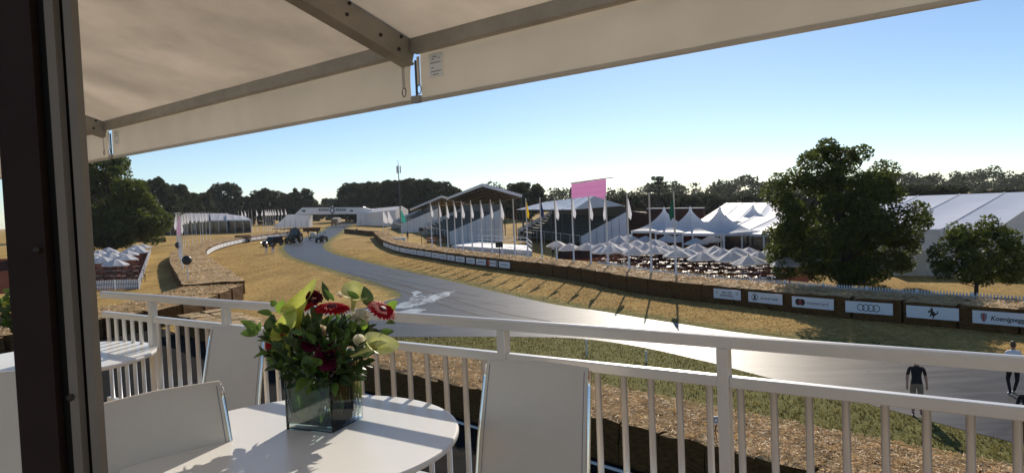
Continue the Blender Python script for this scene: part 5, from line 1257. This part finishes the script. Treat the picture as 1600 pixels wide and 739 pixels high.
# ================================================================ PEOPLE
mat('skin', (.42, .24, .17), .55); mat('shirt_black', (.012, .012, .014), .8); mat('shorts_tan', (.24, .19, .13), .8); mat('shirt_white', (.72, .74, .80), .7); mat('trousers_black', (.012, .012, .015), .8)
mat('shoe', (.6, .6, .6), .6); mat('shoe_dark', (.03, .03, .03), .6); mat('hair', (.10, .055, .03), .6); mat('trousers_white', (.66, .67, .70), .7); mat('shirt_navy', (.015, .02, .05), .8)
def person(loc, rz, lab, top, bottom, shoe, legL, legR, armL, armR, shorts=False, sleeves=False, H=1.76, lean=0.0, back_print=False, grp=None):
    """legX: (knee forward, ankle forward, ankle lift); armX: (elbow fwd, elbow out, wrist fwd, wrist out). +y is forward"""
    me = bpy.data.meshes.new('person'); V = []; E = []; Rd = []
    def v(x, y, z, r, par=None, ry=None):
        V.append((x, y, z)); Rd.append((r, ry or r)); i = len(V)-1
        if par is not None: E.append((par, i))
        return i
    s = H/1.76; L = lean
    pel = v(0, 0, .94, .145, None, .115); wai = v(0, .01*L, 1.08, .13, pel, .10); che = v(0, .03*L, 1.28, .155, wai, .115); nb = v(0, .05*L, 1.45, .075, che, .07)
    nk = v(0, .06*L, 1.51, .055, nb); hd = v(0, .07*L, 1.60, .085, nk, .095); ht = v(0, .07*L, 1.70, .078, hd, .088); v(0, .07*L, 1.75, .04, ht, .05)
    hips = []
    for sx, (kf, af, al_) in ((-1, legL), (1, legR)):
        h = v(sx*.095, 0, .88, .095, pel, .10); k_ = v(sx*.10, kf, .50+.02*al_, .062 if not shorts else .075, h); k2 = v(sx*.10, kf*.9+af*.1, .44+.03*al_, .054, k_); c_ = v(sx*.10, kf*.6+af*.4, .33+al_*.3, .054, k2); a = v(sx*.10, af, .085+al_, .038, c_); f1_ = v(sx*.105, af+.05, .045+al_*.95, .042, a); v(sx*.115, af+.16, .035+al_*.7, .034, f1_)
    for sx, (ef, eo, wf, wo) in ((-1, armL), (1, armR)):
        sh = v(sx*.18, .04*L, 1.405, .062, che); e = v(sx*(.215+eo*.5), ef, 1.13, .045, sh); w2 = v(sx*(.215+wo*.5), wf, .90, .030, e); hn = v(sx*(.215+wo*.5), wf+.02, .83, .040, w2, .024); v(sx*(.212+wo*.5), wf+.03, .755, .02, hn, .015)
        v(sx*(.195+wo*.5), wf+.055, .80, .013, w2)
    me.from_pydata(V, E, []); o = bpy.data.objects.new('tmp', me); col.objects.link(o)
    sk = o.modifiers.new('s', 'SKIN'); sk.use_smooth_shade = True
    for i, d in enumerate(me.skin_vertices[0].data): d.radius = Rd[i]; d.use_root = (i == 0)
    ss = o.modifiers.new('ss', 'SUBSURF'); ss.levels = 2; ss.render_levels = 2
    dg = bpy.context.evaluated_depsgraph_get(); m2 = bpy.data.meshes.new_from_object(o.evaluated_get(dg)); bpy.data.objects.remove(o)
    m2.materials.clear()
    for q in ('skin', top, bottom, shoe, 'hair'): m2.materials.append(MT[q])
    for p_ in m2.polygons:
        c = p_.center; arm = abs(c.x) > .185 and c.z < 1.40 and c.z > .7 and (abs(c.x) > .20 or c.z < 1.30)
        if c.z > 1.62 or (c.z > 1.56 and c.y < .07*L+.0): mi = 4 if (c.y < .07*L+.055 or c.z > 1.71) else 0
        elif c.z > 1.475: mi = 0
        elif arm: mi = 1 if (sleeves and c.z > .92) or c.z > 1.19 else 0
        elif c.z > .93: mi = 1
        elif c.z > (.47 if shorts else .10): mi = 2
        elif c.z > .10: mi = 0
        else: mi = 3
        p_.material_index = mi
    for p_ in m2.polygons: p_.use_smooth = True
    m2.transform(Matrix.Scale(s, 4)); t = thing('person', lab, 'person', loc, rz, grp); bo = obj('body', m2, t); bo.name = 'body'
    mb = MB()                                                    # ears and nose
    for sx in (-1, 1): mb.box((sx*.085*s, .07*L*s, 1.61*s), (.018, .03, .05))
    mb.prism([(-.013, .09+.07*L, 1.57*s), (.013, .09+.07*L, 1.57*s), (0, .09+.07*L, 1.62*s)], (0, .022, -.004)); mb.build('ears_and_nose', 'skin', t, world=False)
    if back_print:
        mb = MB(); mb.box((0, -.128, 1.30*s), (.20, .012, .035)); mb.build('back_print', 'shirt_navy', t, world=False)
    return t
p = ong(1433, 647); person(p, R(150), 'person in black t-shirt and tan shorts walking along the track', 'shirt_black', 'shorts_tan', 'shoe_dark', (.10, -.12, .02), (.06, .22, .0), (-.06, .05, .0, .10), (.05, .05, .12, .06), True, H=1.78)
p = ong(1584, 618); person(p, R(-15), 'person in white long-sleeved top and black trousers walking away on the track', 'shirt_white', 'trousers_black', 'shoe', (.16, -.02, .03), (.0, .25, .0), (-.08, .03, -.02, .05), (.1, .03, .2, .03), False, True, H=1.80, back_print=True)
p = ong(1608, 704); person(p, R(120), 'person in dark clothes at the track edge, mostly cut off', 'shirt_black', 'trousers_black', 'shoe', (.1, -.1, .02), (.04, .2, 0), (.05, .08, .1, .1), (.05, .05, .1, .05), False, True)
for u, v, rz, lab in ((416.5, 396.5, 150, 'person in dark top and white trousers walking on the dry grass, left of a pair'), (427, 397, 170, 'person in navy top and white trousers walking on the dry grass, right of a pair')):
    p = ong(u, v); person(p, R(rz), lab, 'shirt_navy', 'trousers_white', 'shoe', (.1, -.1, .02), (.04, .2, 0), (-.05, .05, 0, .06), (.05, .05, .1, .05))
for u, v, rz, lab in ((864.5, 402, 20, 'person in pale top beside the first terrace parasol'), (884, 404, 60, 'person in dark clothes under the terrace parasols'), (432, 371, 10, 'person standing beside the tractor on the grass'), (558, 367.5, 0, 'lone person on the lawn beyond the track bend'), (637, 375, 0, 'person in dark clothes beside the pale cabin')):
    p = ong(u, v); person(p, R(rz), lab, 'shirt_white' if u == 864.5 else 'shirt_navy', 'trousers_black', 'shoe_dark', (.02, .0, 0), (.0, .04, 0), (0, .02, .03, .02), (0, .02, .03, .02))
# ================================================================ VEHICLES
mat('car_black', (.012, .013, .016), .2, spec=.6); mat('car_silver', (.45, .46, .48), .3, metal=.5); mat('tractor_dark', (.02, .035, .025), .35); mat('tyre', (.012, .012, .012), .9); mat('lamp_lit', (.9, .9, .85), .2, emit=((1, .97, .88), 6.0)); mat('truck_brown', (.16, .09, .06), .6, noise=.2, scale=2); mat('tank_white', (.75, .75, .68), .5, transl=.2)
def wheel(t, p, r, w_, M3):
    mb = MB(); A3 = M3 @ Matrix.Rotation(R(90), 3, 'Y')
    mb.lathe(p-(M3 @ Vector((w_/2, 0, 0))), [(r*.62, 0), (r*.95, 0), (r, w_*.2), (r, w_*.8), (r*.95, w_), (r*.62, w_)], 20, A3); o = mb.build('wheel', 'tyre', t)
    mb = MB(); mb.lathe(p-(M3 @ Vector((w_/2+.01, 0, 0))), [(.05, 0), (r*.6, .02), (r*.62, w_+.0), (.05, w_+.02)], 14, A3); mb.build('rim', 'car_silver', o)
def profile_body(t, M3, o, pts, W_, nm, m, taper=.0):
    """side profile (y forward, z up) extruded over the width"""
    mb = MB(); mb.prism([o+M3 @ Vector((-W_/2, y, z)) for y, z in pts], M3 @ Vector((W_, 0, 0))); return mb.build(nm, m, t, bevel=.05)
def car(loc, rz, lab, cm, suv=True, lit=True):
    t = thing('parked_car' if not lit else 'off_road_car', lab, 'car', loc); M3 = Matrix.Rotation(rz, 3, 'Z'); o = Vector(loc); h = 1.0 if suv else .78
    profile_body(t, M3, o, [(-2.15, .45), (2.15, .45), (2.2, .75), (2.05, .98*h+.1), (1.0, 1.05*h+.08), (-2.1, 1.08*h+.08), (-2.2, .7)], 1.85, 'body', cm)
    profile_body(t, M3, o, [(-2.0, 1.05*h), (.95, 1.05*h), (.45, 1.72*h), (-1.85, 1.74*h)] if suv else [(-1.6, .9), (.9, .9), (.2, 1.42), (-1.0, 1.42)], 1.62, 'cabin', 'glass_dark')
    profile_body(t, M3, o, [(-1.9, 1.73*h), (.4, 1.72*h), (.35, 1.80*h), (-1.85, 1.81*h)], 1.66, 'roof', cm)
    for sx in (-1, 1):
        for y in (-1.35, 1.35): wheel(t, o+M3 @ Vector((sx*.82, y, .38)), .38, .24, M3)
        mb = MB(); mb.lathe(o+M3 @ Vector((sx*.68, 2.14, .82)), [(.11, 0), (.12, .05), (.05, .08)], 12, M3 @ Matrix.Rotation(R(-90), 3, 'X')); mb.build('headlight', 'lamp_lit' if lit else 'car_silver', t)
        mb = MB(); mb.box(o+M3 @ Vector((sx*1.0, .75, 1.12*h)), (.18, .1, .16), M=M3); mb.build('mirror', cm, t)
    mb = MB(); mb.box(o+M3 @ Vector((0, 2.2, .62)), (1.1, .06, .26), M=M3); mb.build('grille', 'dark_metal', t)
    return t
car(ong(426, 384.5), R(155), 'black off-road car with headlights on parked on the grass', 'car_black')
car(ong(503, 352.5)+Vector((0, 20, 0)), R(180), 'silver car on the track under the bridge', 'car_silver', False, False)
# tractor
o = ong(459, 379.5); t = thing('tractor', 'dark green tractor with cab and big rear wheels on the track edge', 'tractor', o); M3 = Matrix.Rotation(R(172), 3, 'Z')
profile_body(t, M3, o, [(-.3, .8), (2.1, .75), (2.15, 1.35), (1.9, 1.55), (-.3, 1.65)], .85, 'bonnet', 'tractor_dark')
profile_body(t, M3, o, [(-1.6, .9), (-.2, .9), (-.2, 1.5), (-1.6, 1.5)], 1.2, 'chassis', 'tractor_dark')
profile_body(t, M3, o, [(-1.55, 1.5), (-.15, 1.5), (-.3, 2.75), (-1.5, 2.75)], 1.45, 'cab', 'glass_dark'); profile_body(t, M3, o, [(-1.7, 2.75), (-.1, 2.75), (-.2, 2.95), (-1.6, 2.95)], 1.65, 'cab_roof', 'tractor_dark')
for sx in (-1, 1):
    wheel(t, o+M3 @ Vector((sx*.95, -1.0, .92)), .92, .55, M3); wheel(t, o+M3 @ Vector((sx*.85, 1.45, .6)), .60, .40, M3)
    mb = MB(); mb.prism([o+M3 @ Vector((sx*.95-.3, y, z)) for y, z in ((-1.9, 1.3), (-1.5, 1.9), (-.6, 1.95), (-.1, 1.4), (-.6, 1.85), (-1.5, 1.8))], M3 @ Vector((.6, 0, 0))); mb.build('mudguard', 'tractor_dark', t)
    mb = MB(); mb.beam(o+M3 @ Vector((sx*.7, -.2, 2.5)), o+M3 @ Vector((sx*1.35, -.1, 2.3)), .05, .05); mb.box(o+M3 @ Vector((sx*1.35, -.1, 2.1)), (.22, .08, .42), M=M3); mb.build('mirror', 'dark_metal', t)
    mb = MB(); mb.lathe(o+M3 @ Vector((sx*.25, 2.15, 1.15)), [(.08, 0), (.06, .05)], 10, M3 @ Matrix.Rotation(R(-90), 3, 'X')); mb.build('headlight', 'car_silver', t)
mb = MB(); mb.tube([o+M3 @ Vector((.35, .6, 1.5)), o+M3 @ Vector((.35, .6, 2.7))], .05, 8); mb.build('exhaust', 'dark_metal', t)
for y in (-1.4, -.5): mb = MB(); mb.box(o+M3 @ Vector((0, y, 3.05)), (.3, .2, .2), M=M3); mb.build('beacon', 'dark_metal', t)
# buggy with sprayer tank
o = ong(503, 378); t = thing('utility_buggy', 'dark open utility buggy with roll cage on the track', 'buggy', o); M3 = Matrix.Rotation(R(170), 3, 'Z')
profile_body(t, M3, o, [(-1.5, .45), (1.4, .45), (1.5, .8), (.8, 1.05), (.2, .75), (-.4, .75), (-.5, 1.05), (-1.5, 1.05)], 1.4, 'body', 'car_black')
for sx in (-1, 1):
    for y in (-1.0, 1.05): wheel(t, o+M3 @ Vector((sx*.68, y, .35)), .35, .25, M3)
    mb = MB(); mb.tube([o+M3 @ Vector((sx*.65, .75, 1.0)), o+M3 @ Vector((sx*.6, .35, 1.95)), o+M3 @ Vector((sx*.6, -.6, 1.95)), o+M3 @ Vector((sx*.65, -.7, 1.0))], .035, 6); mb.build('roll_bar', 'dark_metal', t)
    mb = MB(); mb.box(o+M3 @ Vector((sx*.33, -.25, .95)), (.5, .5, .5), M=M3); mb.build('seat', 'dark_metal', t)
mb = MB(); mb.box(o+M3 @ Vector((0, -.12, 1.98)), (1.3, 1.1, .06), M=M3); mb.build('roof', 'car_black', t)
mb = MB(); mb.tube([o+M3 @ Vector((-.3, .5, 1.1)), o+M3 @ Vector((-.3, .38, 1.3))], .16, 12); mb.build('steering_wheel', 'dark_metal', t)
o2 = ong(489.5, 374.5); t = thing('water_tank', 'pale translucent tank trailer between two dark uprights beside the buggy', 'tank', o2)
mb = MB(); mb.lathe(o2+Zf*.5, [(.35, 0), (.62, .15), (.65, .8), (.5, 1.05), (.2, 1.1)], 18); mb.build('tank', 'tank_white', t, smooth=True); mb = MB(); mb.box(o2+Zf*.42, (1.6, 1.4, .14)); mb.build('chassis', 'dark_metal', t)
for sx in (-1, 1): wheel(t, o2+Vector((sx*.7, 0, .32)), .32, .2, Matrix.Identity(3)); mb = MB(); mb.box(o2+Vector((sx*1.05, 0, 1.9)), (.4, .3, .75)); mb.beam(o2+Vector((sx*1.05, 0, .4)), o2+Vector((sx*1.05, 0, 1.6)), .08, .08); mb.build('upright', 'dark_metal', t)
# truck under the bridge
o = ong(519, 353)+Vector((0, 6, 0)); t = thing('flatbed_truck', 'brown loaded truck coming under the white bridge', 'truck', o); M3 = Matrix.Rotation(R(178), 3, 'Z')
profile_body(t, M3, o, [(1.0, .6), (2.9, .6), (2.95, 1.4), (2.6, 2.5), (1.0, 2.5)], 2.2, 'cab', 'truck_brown'); profile_body(t, M3, o, [(-3.2, .8), (.9, .8), (.9, 1.1), (-3.2, 1.1)], 2.3, 'bed', 'dark_metal'); profile_body(t, M3, o, [(-3.1, 1.1), (.8, 1.1), (.8, 2.7), (-.6, 3.0), (-3.1, 2.8)], 2.2, 'load', 'hoard_cream')
mb = MB(); mb.box(o+M3 @ Vector((0, 2.85, 1.9)), (1.9, .1, .7), M=M3); mb.build('windscreen', 'glass_dark', t)
for sx in (-1, 1):
    for y in (-2.2, 1.9): wheel(t, o+M3 @ Vector((sx*.95, y, .5)), .5, .35, M3)
# brown farm trailer by the curving wall
o = ong(380, 379.5); t = thing('farm_trailer', 'brown slatted farm trailer standing by the curving straw wall', 'trailer', o); M3 = Matrix.Rotation(R(8), 3, 'Z')
mb = MB(); mb.box(o+M3 @ Vector((0, 0, .75)), (3.0, 1.6, .16), M=M3); mb.build('bed', 'truck_brown', t)
for sy in (-1, 1):
    for k_ in range(3): mb = MB(); mb.box(o+M3 @ Vector((0, sy*.78, 1.0+.3*k_)), (3.0, .05, .22), M=M3); mb.build('slat', 'truck_brown', t)
for sx in (-1, 1):
    for sy in (-1, 1): wheel(t, o+M3 @ Vector((sx*1.0, sy*.75, .38)), .38, .2, M3 @ Matrix.Rotation(R(90), 3, 'Z')); mb = MB(); mb.box(o+M3 @ Vector((sx*1.48, sy*.78, 1.2)), (.07, .07, 1.0), M=M3); mb.build('stake', 'truck_brown', t)
mb = MB(); mb.beam(o+M3 @ Vector((1.5, 0, .7)), o+M3 @ Vector((2.6, 0, .5)), .08, .08); mb.build('drawbar', 'dark_metal', t)
# ================================================================ SMALL NEAR THINGS
for (u, v0, v1, lab) in ((917, 557, 531, 'short white marker post on the near grass, nearer the chair'), (1010, 567, 549, 'short white marker post with grey cap on the near grass')):
    p = ong(u, v0); hgt_ = (v0-v1)*p.y/F; t = thing('marker_post', lab, 'post', p, group='marker posts on the verge'); mb = MB(); mb.tube([p, p+Zf*hgt_], .035, 8); mb.build('stake', 'white_paint', t); mb = MB(); mb.lathe(p+Zf*hgt_, [(.05, -.06), (.06, 0), (.03, .04)], 10); mb.build('cap', 'stand_panel', t)
p = onz(1120, 682, BH+.02); t = thing('stake_sign', 'small square white sign on a bent stake in the straw bank', 'sign', p)
mb = MB(); mb.tube([p, p+Vector((-.04, 0, .12)), p+Vector((.0, 0, .3))], .014, 6); mb.build('stake', 'wood_dark', t)
mb = MB(); mb.box(p+Vector((-.01, -.01, .40)), (.17, .012, .19), rz=.2); sg = mb.build('plate', 'board_white', t); M_ = Matrix.Rotation(.2, 3, 'Z') @ Matrix.Rotation(R(90), 3, 'X')
o = obj('ring_mark', ring_mesh(.045, .062, 'ink'), sg); o.matrix_local = Matrix.Translation(p+Vector((-.012, -.019, .40))-t.location) @ M_.to_4x4()


# ================================================================ HAZE
mb = MB(); mb.box((0, 1710, 13), (6100, 3620, 28.5)); hz = mb.build('haze', 'white_paint'); hz['kind'] = 'stuff'; tag(hz, 'thin pale summer haze filling the air', 'haze')
hm = bpy.data.materials.new('haze_air'); hm.use_nodes = True; hm.node_tree.nodes.clear(); vo_ = hm.node_tree.nodes.new('ShaderNodeVolumePrincipled'); vo_.inputs['Density'].default_value = .00010; vo_.inputs['Color'].default_value = (.86, .92, 1, 1); vo_.inputs['Anisotropy'].default_value = .2
ho = hm.node_tree.nodes.new('ShaderNodeOutputMaterial'); hm.node_tree.links.new(vo_.outputs[0], ho.inputs['Volume']); hz.data.materials.clear(); hz.data.materials.append(hm)
